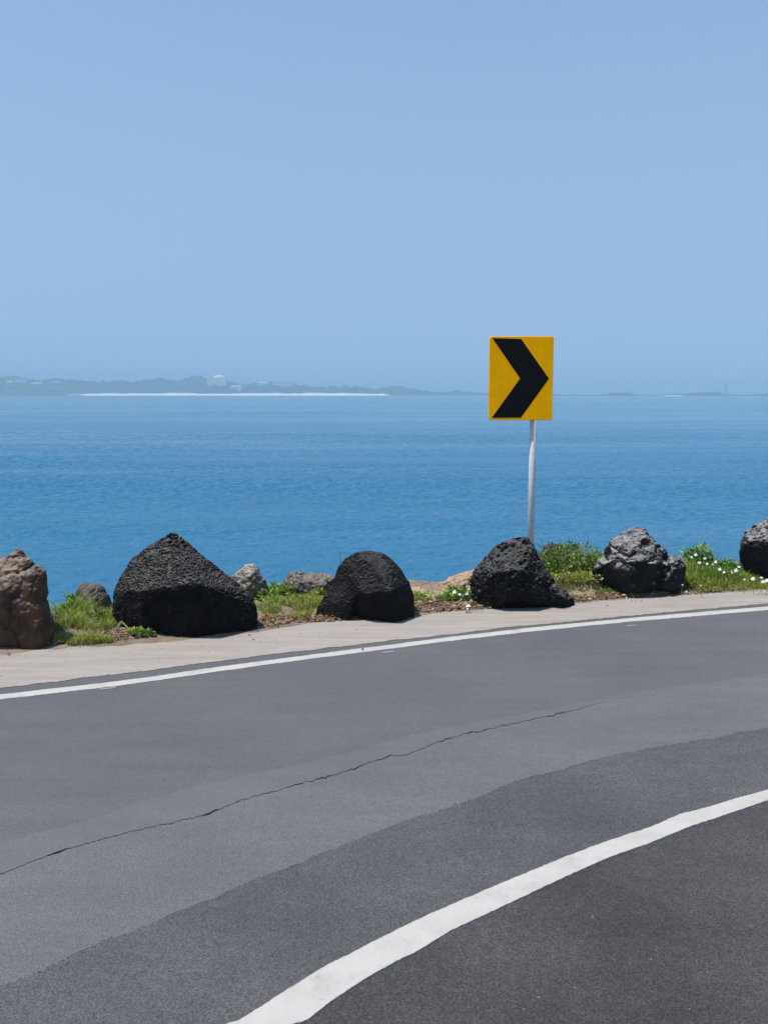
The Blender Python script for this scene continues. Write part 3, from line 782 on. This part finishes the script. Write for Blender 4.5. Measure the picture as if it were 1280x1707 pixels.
# a tongue of black lava at the foot of the bank, just showing over the sandy ledge
rock('lava_tongue', 'strip of dark wet lava at the waterline beyond the sandy ledge', [
    dict(out=[(640, 1000), (660, 985), (690, 979), (720, 977), (745, 978), (770, 984), (800, 1000)], front=[(700, 1000, -2), (740, 1000, -2)], back=4)], 40.0, m_black, cat='rock', voxel=.06, lump=.15, lumpsc=.8, fine=.05, seed=17, smooth=2, group=None)

# ------------------------------------------------------------------ chevron sign
SY = 9.32
m_yel = mat_plain("sign_yellow", (0.95, 0.45, 0.001), 0.7, 0.0, 0.05, 9)
m_blk = mat_plain("sign_black", (0.004, 0.004, 0.005), 0.6, 0.1, 0.1, 14)
m_galv = mat_plain("galvanised_steel", (0.60, 0.60, 0.60), 0.55, 0.35, 0.12, 30, metal=0.0)
m_alu = mat_plain("sign_back_metal", (0.45, 0.46, 0.47), 0.4, 0.5, 0.08, 20, metal=0.5)
base = depth(884, 985, SY); base.z = float(surf_z(base.x, SY)[0])
sign = tag(empty('chevron_sign', base), 'yellow chevron sign with black arrow pointing right on a steel post', 'road sign')
def sp(px, py): p = depth(px, py, SY); return p.x - base.x, p.z - base.z
x0, zt = sp(815.5, 560.5); x1, zb = sp(919.5, 700.5)
def round_rect(x0, x1, z0, z1, rl, rr, n=6):
    pts = []
    for cx, cz, a0, r in ((x1 - rr, z1 - rr, 0, rr), (x0 + rl, z1 - rl, 90, rl), (x0 + rl, z0 + rl, 180, rl), (x1 - rr, z0 + rr, 270, rr)):
        for k in range(n + 1):
            a = R(a0 + 90 * k / n); pts.append((cx + r * math.cos(a), cz + r * math.sin(a)))
    return pts
def plate(name, pts, ya, yb, mat, parent, bev=0.0):
    bm = bmesh.new()
    f = [bm.verts.new((x, ya, z)) for x, z in pts]; b = [bm.verts.new((x, yb, z)) for x, z in pts]
    bm.faces.new(f); bm.faces.new(b[::-1])
    for i in range(len(pts)):
        j = (i + 1) % len(pts); bm.faces.new((f[j], f[i], b[i], b[j]))
    bmesh.ops.recalc_face_normals(bm, faces=bm.faces)
    if bev:
        es = [e for e in bm.edges if all(abs(v.co.y - ya) < 1e-6 for v in e.verts)]
        bmesh.ops.bevel(bm, geom=es, offset=bev, segments=3, affect='EDGES', profile=0.5)
    return bm_obj(name, bm, mat, parent)
panel = plate('panel', round_rect(x0, x1, zb, zt, 0.030, 0.012), -0.012, 0.012, m_yel, sign, 0.005)
ch = [sp(*p) for p in ((820, 563.8), (868, 565), (914.3, 631), (867.5, 696), (819, 696.5), (866.2, 631))]
plate('chevron', ch, -0.0135, -0.0105, m_blk, panel)
plate('back_sheet', round_rect(x0 + .012, x1 - .012, zb + .012, zt - .012, .02, .01), 0.0125, 0.0145, m_alu, sign)
bm = bmesh.new(); add_tube(bm, (0, 0.052, -0.3), (0, 0.052, zt - 0.10), 0.032, 0.032, 24); bm_obj('post', bm, m_galv, sign, smooth=False)
bm = bmesh.new(); add_tube(bm, (0, 0.052, zt - 0.10), (0, 0.052, zt - 0.085), 0.034, 0.028, 24); bm_obj('post_cap', bm, m_alu, sign)
for z in (zt - 0.2, zb + 0.2):
    bm = bmesh.new(); add_box(bm, (x0 + .05, 0.0148, z - .02), (x1 - .05, 0.0165 + .012, z + .02), 0.003); br = bm_obj('bracket', bm, m_alu, sign)
    for sx in (-.055, .055):
        bm = bmesh.new(); add_tube(bm, (sx, .028, z), (sx, .046, z), .009, .009, 6); bm_obj('bolt', bm, m_galv, br)
for me in [o.data for o in sign.children if o.name.startswith('post')]:
    for p in me.polygons: p.use_smooth = len(p.vertices) == 4

# ------------------------------------------------------------------ vegetation
PAL = dict(
    fresh=[(0.17, 0.26, 0.028), (0.22, 0.29, 0.045), (0.11, 0.20, 0.02), (0.30, 0.31, 0.09)],
    lime=[(0.24, 0.28, 0.035), (0.18, 0.26, 0.028), (0.32, 0.30, 0.08), (0.13, 0.20, 0.022)],
    olive=[(0.15, 0.18, 0.03), (0.21, 0.21, 0.055), (0.10, 0.14, 0.022), (0.28, 0.24, 0.09)],
    straw=[(0.40, 0.32, 0.18), (0.48, 0.40, 0.25), (0.32, 0.25, 0.13), (0.30, 0.27, 0.10)],
    deep=[(0.06, 0.13, 0.018), (0.09, 0.17, 0.022), (0.12, 0.21, 0.035), (0.05, 0.10, 0.015)],
    leafy=[(0.10, 0.19, 0.022), (0.15, 0.25, 0.04), (0.08, 0.14, 0.018), (0.20, 0.27, 0.055)],
    litter=[(0.27, 0.17, 0.11), (0.38, 0.28, 0.19), (0.18, 0.115, 0.075), (0.45, 0.36, 0.27), (0.31, 0.17, 0.09)],
)
def pal(name, n, g):
    p = np.array(PAL[name]); c = p[g.integers(0, len(p), n)]
    return c * g.uniform(0.75, 1.2, (n, 1)) * (1.0 if name in ('straw', 'litter') else 1.5)
def on_verge(px, py, rx, ry, n, g):
    c = ground(px, py)
    a = g.uniform(0, 2 * math.pi, n); r = np.sqrt(g.uniform(0, 1, n))
    # ellipse lies along the road edge, which runs off to the right
    u, v = rx * r * np.cos(a), ry * r * np.sin(a)
    X = c.x + u; Y = c.y + v + 0.36 * u
    return np.stack([X, Y, surf_z(X, Y)], 1)
def blades(P, h, w, col, g, lean=0.5):
    m = fbm(np.stack([P[:, 0] * 4.5, P[:, 1] * 4.5, P[:, 0] * 0], 1), 3, 88)
    keep = m + g.normal(0, .22, len(P)) > -0.18
    P, h, w, col, m = P[keep], h[keep] * np.clip(0.78 + 0.55 * m[keep], .4, 1.4), w[keep], col[keep], m[keep]
    dry = np.clip(0.18 - m * 1.2, 0, .8)[:, None] * g.random((len(P), 1)); col = col * (1 - dry) + np.array([.36, .29, .16]) * dry
    n = len(P); a = g.uniform(0, 2 * math.pi, n); d = np.stack([np.cos(a), np.sin(a), a * 0], 1); s = np.stack([-np.sin(a), np.cos(a), a * 0], 1)
    # turn the blade's flat side every which way
    b = g.uniform(0, 2 * math.pi, n); s = np.stack([np.cos(b), np.sin(b), b * 0], 1)
    l = g.uniform(0.1, 1.0, n)[:, None] * lean * h[:, None]; up = np.array([0, 0, 1.0]); H = h[:, None]; W = w[:, None]
    p0 = P - up * 0.01
    p1 = P + up * H * 0.55 + d * l * 0.35
    p2 = P + up * H * (1.0 - 0.25 * (l / H)) + d * l
    V = np.stack([p0 - s * W, p0 + s * W, p1 - s * W * .8, p1 + s * W * .8, p2], 1).reshape(-1, 3)
    k = np.arange(n)[:, None] * 5
    Q = k + np.array([[0, 1, 3, 2]]); T = k + np.array([[2, 3, 4]])
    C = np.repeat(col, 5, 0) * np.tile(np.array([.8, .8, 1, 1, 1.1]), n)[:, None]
    return V, Q, T, C
def leaves(P, D, L, W, col, g):
    """leaf at P pointing along D (unit), folded along its rib"""
    n = len(P); up = np.tile([0, 0, 1.0], (n, 1)) + g.normal(0, .45, (n, 3))
    S = np.cross(D, up); S /= np.linalg.norm(S, axis=1)[:, None] + 1e-9
    N = np.cross(S, D)
    L, W = L[:, None], W[:, None]
    m = P + D * L * .5 + N * L * .06
    V = np.stack([P, m - S * W + N * W * .35, m, m + S * W + N * W * .35, P + D * L - N * L * .10], 1).reshape(-1, 3)
    k = np.arange(n)[:, None] * 5
    T = np.concatenate([k + np.array([[0, 2, 1]]), k + np.array([[0, 3, 2]]), k + np.array([[1, 2, 4]]), k + np.array([[2, 3, 4]])])
    return V, T, np.repeat(col, 5, 0)
m_grass = mat_leaf("grass_blade", 0.35, 0.55); m_leaf = mat_leaf("leaf_green", 0.28, 0.42); m_dry = mat_leaf("dry_matter", 0.12, 0.9)

# --- grass: one growth that nobody could count
GR = [  # px, py, rx, ry, n, hmin, hmax, palette
    (125, 1052, .30, .30, 1500, .04, .13, 'fresh'), (105, 1036, .26, .26, 1100, .08, .20, 'fresh'), (150, 1062, .30, .12, 900, .02, .07, 'lime'), (165, 1066, .26, .10, 420, .02, .07, 'straw'),
    (112, 1070, .24, .07, 500, .03, .08, 'fresh'), (35, 1030, .5, .3, 900, .08, .20, 'fresh'), (-80, 1060, .5, .4, 900, .06, .18, 'fresh'), (180, 1052, .15, .18, 420, .03, .11, 'lime'), (130, 1045, .3, .25, 260, .06, .16, 'straw'),
    (300, 1030, .6, .2, 900, .06, .14, 'lime'),
    (455, 1016, .22, .16, 1000, .03, .10, 'lime'), (500, 1006, .26, .18, 1100, .04, .11, 'lime'), (445, 1030, .12, .16, 420, .04, .11, 'fresh'), (480, 1015, .3, .16, 360, .03, .10, 'straw'), (540, 1000, .2, .2, 500, .04, .12, 'lime'),
    (700, 1008, .12, .12, 160, .02, .07, 'fresh'), (760, 1005, .22, .10, 420, .02, .08, 'deep'), (740, 1000, .2, .1, 120, .03, .09, 'lime'),
    (930, 990, .25, .18, 800, .03, .10, 'olive'), (975, 988, .32, .14, 1100, .03, .10, 'olive'), (1030, 986, .35, .10, 700, .02, .07, 'olive'), (1090, 982, .3, .12, 700, .03, .09, 'deep'),
    (1150, 976, .28, .18, 1300, .05, .16, 'fresh'), (1190, 972, .35, .24, 1900, .05, .17, 'deep'), (1180, 982, .40, .12, 1100, .03, .10, 'olive'), (1240, 970, .34, .18, 1300, .04, .13, 'lime'), (1235, 978, .42, .09, 700, .02, .07, 'straw'),
    (102, 1034, .16, .2, 70, .2, .34, 'olive'), (125, 1050, .34, .3, 700, .04, .12, 'straw'), (1180, 972, .4, .2, 700, .05, .14, 'straw'), (960, 985, .35, .2, 500, .04, .11, 'straw'), (1190, 960, .4, .2, 60, .15, .26, 'olive'),
    (120, 1076, .26, .05, 700, .02, .06, 'lime'), (165, 1073, .24, .05, 500, .02, .05, 'straw'), (140, 1060, .32, .14, 900, .03, .09, 'lime'),
    (960, 996, .22, .06, 600, .02, .06, 'olive'), (1020, 994, .32, .06, 800, .02, .06, 'olive'), (1090, 990, .34, .06, 800, .02, .06, 'lime'), (1160, 985, .34, .07, 900, .02, .07, 'olive'), (1230, 979, .36, .07, 900, .02, .07, 'lime'), (1290, 977, .3, .06, 600, .02, .06, 'olive'),
    (1150, 986, .3, .05, 360, .02, .06, 'straw'), (1010, 997, .4, .04, 300, .01, .04, 'straw'), (470, 1024, .25, .10, 500, .02, .07, 'straw'), (500, 1018, .28, .10, 700, .03, .08, 'lime'), (450, 1036, .10, .10, 300, .03, .09, 'lime'),
    (960, 975, .36, .2, 900, .05, .14, 'olive'), (1140, 965, .2, .2, 700, .06, .16, 'fresh'), (1215, 972, .4, .2, 1200, .05, .14, 'fresh'),
    (1290, 972, .3, .14, 800, .04, .11, 'fresh'), (1170, 960, .28, .22, 1100, .10, .22, 'leafy'), (1225, 960, .3, .2, 900, .07, .15, 'leafy'), (1330, 965, .5, .2, 900, .05, .14, 'fresh'),
]
g = np.random.default_rng(21)
Vs, Qs, Ts, Cs = [], [], [], []; k = 0
for px, py, rx, ry, n, h0, h1, pn in GR:
    P = on_verge(px, py, rx, ry, n, g)
    t = P[:, 1] - at(SHOULD, P[:, 0]); P = P[t > -0.01 + 0.07 * g.random(len(t)) ** 2]; n = len(P)
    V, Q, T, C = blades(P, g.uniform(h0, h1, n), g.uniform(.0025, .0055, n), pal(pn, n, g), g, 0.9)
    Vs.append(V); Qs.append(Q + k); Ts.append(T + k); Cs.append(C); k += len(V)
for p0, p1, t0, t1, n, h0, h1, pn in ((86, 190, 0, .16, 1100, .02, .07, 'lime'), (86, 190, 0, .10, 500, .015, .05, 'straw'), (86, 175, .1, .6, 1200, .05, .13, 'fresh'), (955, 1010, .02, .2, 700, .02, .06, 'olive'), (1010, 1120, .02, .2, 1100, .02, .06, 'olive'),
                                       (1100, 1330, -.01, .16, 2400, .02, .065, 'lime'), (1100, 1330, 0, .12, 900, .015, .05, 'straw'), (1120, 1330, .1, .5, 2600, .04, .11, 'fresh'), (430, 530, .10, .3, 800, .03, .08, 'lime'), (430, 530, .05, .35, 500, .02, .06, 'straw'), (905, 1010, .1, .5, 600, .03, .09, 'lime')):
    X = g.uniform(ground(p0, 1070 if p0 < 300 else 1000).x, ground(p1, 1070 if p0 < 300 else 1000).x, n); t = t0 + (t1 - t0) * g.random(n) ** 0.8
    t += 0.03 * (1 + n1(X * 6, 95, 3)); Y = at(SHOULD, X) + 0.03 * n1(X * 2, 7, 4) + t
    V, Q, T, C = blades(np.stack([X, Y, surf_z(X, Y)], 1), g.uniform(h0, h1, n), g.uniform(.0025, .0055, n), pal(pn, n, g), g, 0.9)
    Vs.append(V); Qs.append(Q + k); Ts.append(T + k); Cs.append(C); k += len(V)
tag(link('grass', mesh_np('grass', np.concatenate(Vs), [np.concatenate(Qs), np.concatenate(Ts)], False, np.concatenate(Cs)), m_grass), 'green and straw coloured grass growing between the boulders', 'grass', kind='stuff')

# --- dry leaf litter along the back of the shoulder
LT = [(600, 1028, .42, .07, 900), (560, 1034, .25, .05, 320), (480, 1036, .26, .09, 700), (640, 1024, .34, .08, 800), (735, 1016, .32, .10, 900), (700, 1012, .14, .10, 300), (770, 1015, .2, .07, 360), (990, 1000, .34, .05, 500), (1060, 995, .34, .04, 420),
      (200, 1064, .22, .06, 300), (150, 1072, .3, .03, 200), (450, 1044, .14, .05, 200), (1150, 990, .4, .03, 200), (930, 1003, .2, .05, 200), (870, 1010, .5, .03, 120)]
Vs, Ts, Cs = [], [], []; k = 0
for px, py, rx, ry, n in LT:
    P = on_verge(px, py, rx, ry, n, g); P[:, 2] += g.uniform(0.002, 0.022, n)
    a = g.uniform(0, 6.283, n); D = np.stack([np.cos(a), np.sin(a), g.normal(0.05, .28, n)], 1); D /= np.linalg.norm(D, axis=1)[:, None]
    L = g.uniform(.015, .06, n); W = np.where(g.random(n) < .45, .0016, L * g.uniform(.12, .3, n))
    V, T, C = leaves(P, D, L, W, pal('litter', n, g), g)
    Vs.append(V); Ts.append(T + k); Cs.append(C); k += len(V)
tag(link('leaf_litter', mesh_np('leaf_litter', np.concatenate(Vs), np.concatenate(Ts), False, np.concatenate(Cs)), m_dry), 'brown dry leaf litter along the back of the shoulder', 'litter', kind='stuff')

# --- leafy plants
def tube_path(bm, pts, r0, r1, n=5):
    for q in range(len(pts) - 1):
        f0, f1 = q / (len(pts) - 1), (q + 1) / (len(pts) - 1)
        add_tube(bm, pts[q], pts[q + 1], r0 + (r1 - r0) * f0, r0 + (r1 - r0) * f1, n, cap=False)
def leafy(name, label, cat, px, py, rx, ry, h, n, L0, L1, pn, seed, stems=10, twigs=0, Y=None, z0=None, group=None, flat=0.35):
    g = np.random.default_rng(seed)
    c = ground(px, py) if Y is None else depth(px, py, Y)
    c.z = float(surf_z(c.x, c.y)[0]) if z0 is None else z0
    root = tag(empty(name, c), label, cat, group)
    # clumps of leaves spread through an uneven dome
    nc = max(5, n // 22)
    a = g.uniform(0, 6.283, nc); r = np.sqrt(g.uniform(0, 1, nc)); zz = g.uniform(0.15, 1, nc) * np.sqrt(np.clip(1.05 - r ** 2, 0, 1))
    cc = np.stack([rx * r * np.cos(a), ry * r * np.sin(a), h * zz], 1)
    ci = g.integers(0, nc, n)
    off = g.normal(0, 1, (n, 3)) * np.array([rx, ry, h * .8]) * 0.16
    P = cc[ci] + off; P[:, 2] = np.clip(P[:, 2], 0.004, None)
    D = off / (np.linalg.norm(off, axis=1)[:, None] + 1e-6) + 0.5 * P / np.array([rx, ry, h]) + g.normal(0, .35, (n, 3)); D[:, 2] = D[:, 2] * .7 + flat
    D /= np.linalg.norm(D, axis=1)[:, None]
    L = g.uniform(L0, L1, n); W = L * g.uniform(.22, .36, n)
    bright = g.uniform(.7, 1.25, nc)[ci][:, None]
    V, T, C = leaves(P, D, L, W, pal(pn, n, g) * bright, g)
    link('foliage', mesh_np('foliage', V, T, False, C), m_leaf, root)
    bm = bmesh.new()
    for q in range(stems):
        e = Vector(cc[q % nc]); tube_path(bm, [Vector((e.x * .15, e.y * .15, -.02)), Vector((e.x * .5, e.y * .5, e.z * .6)), e], .004, .0015)
    bm_obj('stem', bm, m_stem, root)
    if twigs:
        bm = bmesh.new()
        for q in range(twigs):
            p = Vector((g.uniform(-.8, .8) * rx, g.uniform(-.8, .3) * ry, g.uniform(.25, 1.0) * h)); d = Vector((g.normal(0, 1), g.normal(0, .5), g.normal(0, .5))).normalized() * g.uniform(.06, .16)
            m = p + d * .5 + Vector((0, 0, g.uniform(-.02, .03)))
            tube_path(bm, [p, m, p + d], .0032, .0014)
        bm_obj('dry_twigs', bm, m_twig, root)['kind'] = 'stuff'
    return root
m_stem = mat_plain("green_stem", (0.12, 0.17, 0.05), 0.7, 0.2, 0.2, 40)
m_twig = mat_plain("dry_twig", (0.30, 0.22, 0.17), 0.85, 0.2, 0.3, 60)
leafy('shrub', 'tangled green bush with dry twigs between the sign boulder and weathered grey boulder', 'bush', 950, 974, .36, .26, .26, 3800, .026, .05, 'leafy', 31, stems=40, twigs=150)
leafy('shrub', 'low yellow green succulent growth in front of the tangled bush', 'bush', 972, 988, .30, .13, .10, 900, .018, .034, 'lime', 32, stems=14, twigs=14)
leafy('leafy_plant', 'bright leafy plant in front of the pale tan rock', 'plant', 438, 1000, .17, .16, .17, 520, .035, .065, 'leafy', 33)
leafy('leafy_plant', 'dark leafy plant climbing the face of the pale tan rock', 'plant', 418, 992, .09, .10, .24, 260, .03, .05, 'deep', 34)
leafy('leafy_plant', 'broad leaved plant at the right of the bright leafy plant', 'plant', 470, 1003, .15, .14, .10, 320, .035, .06, 'leafy', 35)
leafy('leafy_plant', 'small leafy plant in the shadow at the front of the largest black boulder', 'plant', 240, 1064, .11, .05, .055, 190, .025, .045, 'leafy', 36)
leafy('leafy_plant', 'green leafy plant at the left foot of the small olive boulder', 'plant', 124, 1030, .09, .08, .13, 240, .03, .055, 'leafy', 37)
leafy('leafy_plant', 'dark green plant in front of the small olive boulder', 'plant', 165, 1043, .12, .08, .08, 280, .03, .05, 'deep', 38)
leafy('leafy_plant', 'bright low plant at the foot of the blocky grey brown rock', 'plant', 525, 1008, .18, .10, .09, 360, .03, .05, 'lime', 39)
leafy('leafy_plant', 'small green tuft growing on the crumbly brown ledge', 'plant', 791, 962, .05, .05, .07, 120, .025, .045, 'leafy', 40, Y=8.95, z0=float(depth(791, 966, 8.95).z))
leafy('leafy_plant', 'low trailing plant with white flowers left of the sign boulder', 'plant', 765, 1004, .18, .09, .09, 380, .025, .05, 'leafy', 41)
leafy('leafy_plant', 'small green clump against the right side of the domed boulder', 'plant', 698, 1008, .06, .05, .06, 120, .025, .04, 'fresh', 42)
leafy('leafy_plant', 'leafy clump under the black lump of the weathered grey boulder', 'plant', 1118, 984, .16, .08, .09, 320, .025, .05, 'deep', 43)
leafy('leafy_plant', 'small round leaved plant in front of the weathered grey boulder', 'plant', 1072, 988, .14, .07, .06, 260, .02, .04, 'leafy', 44)
leafy('leafy_plant', 'tall leafy clump under the highest white flower', 'plant', 1160, 965, .17, .15, .24, 900, .03, .06, 'leafy', 45)
leafy('leafy_plant', 'spreading leafy clump below the row of white flowers', 'plant', 1200, 966, .26, .16, .16, 1100, .03, .06, 'deep', 46)
leafy('leafy_plant', 'leafy clump at the foot of the grey boulder at the right edge', 'plant', 1238, 966, .16, .12, .12, 380, .03, .055, 'leafy', 47)

# --- white flowers
m_petal = mat_plain("white_petal", (0.80, 0.79, 0.74), 0.6, 0.2, 0.04, 60)
m_eye = mat_plain("flower_eye", (0.70, 0.62, 0.30), 0.7, 0.2, 0.1, 60)
def petal_mesh():
    V, F = [], []
    for k in range(7):
        a = 2 * math.pi * k / 7 + .18 * math.sin(k * 2.3); ca, sa = math.cos(a), math.sin(a); b = len(V)
        for r, w, z in ((.15, .12, 0), (.6, .26, .12), (.95, .18, .05), (1.05, 0.04, -.02)):
            for s in (-1, 1): V.append((ca * r - sa * w * s, sa * r + ca * w * s, z + (k % 2) * .05))
        for q in range(3): F.append((b + 2 * q, b + 2 * q + 1, b + 2 * q + 3, b + 2 * q + 2))
    return mesh_np('petals', V, np.array(F))
pm = petal_mesh(); pm.materials.append(m_petal)
bm = bmesh.new(); bmesh.ops.create_uvsphere(bm, u_segments=10, v_segments=6, radius=.17)
for v in bm.verts: v.co.z = v.co.z * .5 + .04
em_ = bpy.data.meshes.new('eye'); bm.to_mesh(em_); bm.free(); em_.materials.append(m_eye)
FL = [  # px, py, Y, radius, label
    (1159, 925, 9.35, .030, 'highest white flower, on the tall leafy clump'), (1152, 929, 9.38, .020, 'white flower close below the highest one'), (1165, 938, 9.30, .028, 'white flower right below the highest one'),
    (1174, 931, 9.38, .028, 'first white flower of the upper row right of the highest one'), (1178, 940, 9.30, .022, 'white flower hanging under the upper row'),
    (1187, 941, 9.32, .026, 'third white flower from the left in the upper row'), (1192, 937, 9.36, .026, 'rightmost white flower of the upper row'), (1199, 949, 9.25, .028, 'white flower stepping down from the upper row'),
    (1206, 954, 9.22, .018, 'small white flower low between the two flower rows'), (1219, 954, 9.25, .026, 'white flower left of the grey boulder at the right edge'), (1226, 951, 9.28, .028, 'middle white flower of the slanting trio by the right boulder'),
    (1231, 945, 9.32, .024, 'top white flower of the slanting trio by the right boulder'), (1240, 966, 9.0, .016, 'tiny white flower under the right edge boulder'), (1254, 965, 8.95, .032, 'large white flower standing in the grass under the right edge boulder'),
    (1268, 963, 8.98, .022, 'white flower above the pair at the right picture edge'), (1271, 970, 8.92, .028, 'left white flower of the pair at the right picture edge'), (1277, 968, 8.95, .026, 'rightmost white flower at the picture edge'),
    (1137, 975, 8.9, .014, 'tiny white flower beside the black lump'), (1167, 976, 8.8, .012, 'tiny white flower low in the grass under the tall clump'),
    (776, 970, 8.55, .026, 'highest white flower left of the sign boulder'), (781, 982, 8.5, .018, 'narrow white flower touching the sign boulder'), (757, 987, 8.5, .030, 'large white flower on the trailing plant'),
    (766, 991, 8.45, .020, 'white flower just right of the large one on the trailing plant'), (778, 990, 8.42, .024, 'white flower low beside the sign boulder'), (780, 1010, 8.22, .026, 'white flower at the foot of the sign boulder'), (779, 1015, 8.2, .016, 'lowest white flower, at the foot of the sign boulder'),
]
g = np.random.default_rng(77)
for px, py, Y, r, lab in FL:
    p = depth(px, py, Y); gz = float(surf_z(p.x, p.y)[0])
    root = tag(empty('white_flower', (p.x, p.y, gz)), lab, 'flower', 'white flowers among the boulders')
    q = Vector((g.normal(0, .35), -1.0, g.uniform(.2, .9))).normalized().to_track_quat('Z', 'Y')
    hp = Vector((0, 0, p.z - gz))
    bm = bmesh.new(); tube_path(bm, [Vector((g.normal(0, .015), g.normal(0, .015), -.01)), Vector((0, .012, hp.z * .6)), hp], .0025, .0018); bm_obj('stem', bm, m_stem, root)
    o = bpy.data.objects.new('petals', pm); COL.objects.link(o); o.parent = root; o.location = hp; o.rotation_mode = 'QUATERNION'; o.rotation_quaternion = q; o.scale = (r * g.uniform(.55, .8), r * g.uniform(.45, .75), r * .8)
    e = bpy.data.objects.new('eye', em_); COL.objects.link(e); e.parent = o

# --- sticks and a dead root
def stick(label, pts, r, mat, name='fallen_stick', cat='stick'):
    W = [ground(px, py) for px, py, z in pts]
    for w, (px, py, z) in zip(W, pts): w.z = float(surf_z(w.x, w.y)[0]) + z
    b = W[0].copy(); bm = bmesh.new(); tube_path(bm, [w - b for w in W], r, r * .55, 7)
    return tag(bm_obj(name, bm, mat, None, b, smooth=True), label, cat)
m_pale = mat_plain("bleached_wood", (0.42, 0.31, 0.22), 0.85, 0.2, 0.25, 50)
m_bark = mat_plain("grey_bark", (0.16, 0.13, 0.09), 0.9, 0.2, 0.3, 50)
stick('bleached stick lying under the hollow of the domed boulder', [(579, 1030, .015), (595, 1028, .02), (612, 1027, .015)], .016, m_pale)
stick('long greyish branch lying across the ground left of the sign boulder', [(702, 1015, .02), (725, 1013, .03), (750, 1009, .03), (768, 1007, .02)], .008, m_bark)
stick('short bleached twig below the white flowers', [(758, 1013, .015), (768, 1010, .03), (775, 1005, .05)], .007, m_pale)
stick('bent dry stem arching over the sandy ledge', [(694, 1008, .02), (703, 1004, .10), (715, 1002, .13), (724, 1006, .07), (727, 1010, .02)], .003, m_bark)
stick('thin dry twig lying on the litter below the lowest flower', [(776, 1024, .012), (790, 1020, .02), (806, 1022, .012)], .005, m_twig)
stick('dead grey root at the left foot of the largest black boulder', [(196, 1060, .01), (203, 1056, .06), (210, 1058, .04), (222, 1064, .01)], .012, m_bark, 'dead_root', 'root')
stick('thin dry stalk sticking up beside the crest of the domed boulder', [(570, 1004, .10), (568, 1004, .35), (566, 1004, .44)], .003, m_bark, 'dry_stalk', 'stalk')
stick('dry curled stem at the foot of the weathered grey boulder', [(1053, 992, .01), (1055, 992, .07), (1062, 992, .09), (1067, 992, .03)], .005, m_bark, 'dry_stalk', 'stalk')

# ------------------------------------------------------------------ grit on the road and shoulder
def grit(name, spots, mat_, seed, par, label):
    g = np.random.default_rng(seed); V, F = [], []; k = 0
    b = bmesh.new(); bmesh.ops.create_icosphere(b, subdivisions=1, radius=1.0)
    bv = np.array([v.co[:] for v in b.verts]); bf = np.array([[v.index for v in f.verts] for f in b.faces]); b.free()
    for X, Y, z, r in spots(g):
        q = bv * (1 + g.uniform(-.25, .25, (len(bv), 1))) * np.array([r * g.uniform(.8, 1.8), r, r * .6]) + np.array([X, Y, z + r * .35])
        V.append(q); F.append(bf + k); k += len(bv)
    return tag(link(name, mesh_np(name, np.concatenate(V), np.concatenate(F)), mat_, par), label if par is None else None, 'grit' if par is None else None, kind='stuff')
def on_shoulder(g):
    for _ in range(260):
        x = g.uniform(-3, 4); f = g.beta(2.2, .9)
        y = float(at(CONC, np.array([x]))[0]) * (1 - f) + float(at(SHOULD, np.array([x]))[0]) * f
        yield x, y, .007, g.uniform(.0012, .004) if g.random() < .95 else g.uniform(.005, .008)
def pale_chips(g):
    for _ in range(45):
        x = g.uniform(-.1, 1.9) ; x = 1.9 - (1.9 - x) * g.random() ** .6 
        y = g.uniform(2.4, 3.6)
        if y < float(np.interp(x, XS, y_in_lo)) - .05: yield x, y, .005, g.uniform(.0012, .0036)
tag(grit('shoulder_grit', on_shoulder, mat_plain("dark_grit", (0.13, 0.11, 0.095), 0.9, 0.1, .5, 30), 91, None, 'scattered dark grit on the pale concrete shoulder'))
grit('stone_chips', pale_chips, mat_plain("pale_chip", (0.24, 0.22, 0.19), 0.9, 0.1, .3, 30), 92, road, '')

# flat bluish reflector studs along the edge line
m_stud = mat_plain("stud_blue_white", (0.20, 0.21, 0.24), 0.8, 0.4, .1, 30)
for (px, py), lab in zip(((180, 1147), (646, 1086.5), (1052, 1042.5)), ('flat bluish stud on the edge line, nearest the left picture edge', 'flat bluish stud on the edge line below the domed boulder', 'flat bluish stud on the edge line toward the right')):
    p = ground(px, py, .004)
    bm = bmesh.new(); add_box(bm, (-.05, -.016, -.003), (.05, .016, -.001), .0005); o = bm_obj('road_stud', bm, m_stud, None, p); o.rotation_euler.z = .42
    tag(o, lab, 'road stud', 'studs on the edge line')
p = ground(604, 1084, .008)
bm = bmesh.new(); bmesh.ops.create_icosphere(bm, subdivisions=2, radius=.009)
for v in bm.verts: v.co = Vector((v.co.x * 1.0, v.co.y * .9, v.co.z * .7)) * (1 + .25 * math.sin(v.co.x * 190 + v.co.z * 140))
tag(bm_obj('pebble', bm, m_reef, None, p + Vector((0, 0, .008))), 'small dark pebble lying on the white edge line', 'pebble')

# ------------------------------------------------------------------ sea haze
HZ = NT("sea_haze")
HZ.n.remove(HZ.b)
pv = HZ.n.new('ShaderNodeVolumePrincipled')
pv.inputs['Color'].default_value = (0.46, 0.765, 1.0, 1.0)
pv.inputs['Density'].default_value = 0.00043
pv.inputs['Anisotropy'].default_value = -0.1
HZ.l.new(pv.outputs[0], HZ.out.inputs['Volume'])
bm = bmesh.new(); add_box(bm, (-46000, -46000, SEA_Z - 4.5), (46000, 46000, 78.0))
tag(bm_obj('haze', bm, HZ.m), 'pale blue sea haze over the whole bay', 'haze', kind='stuff')
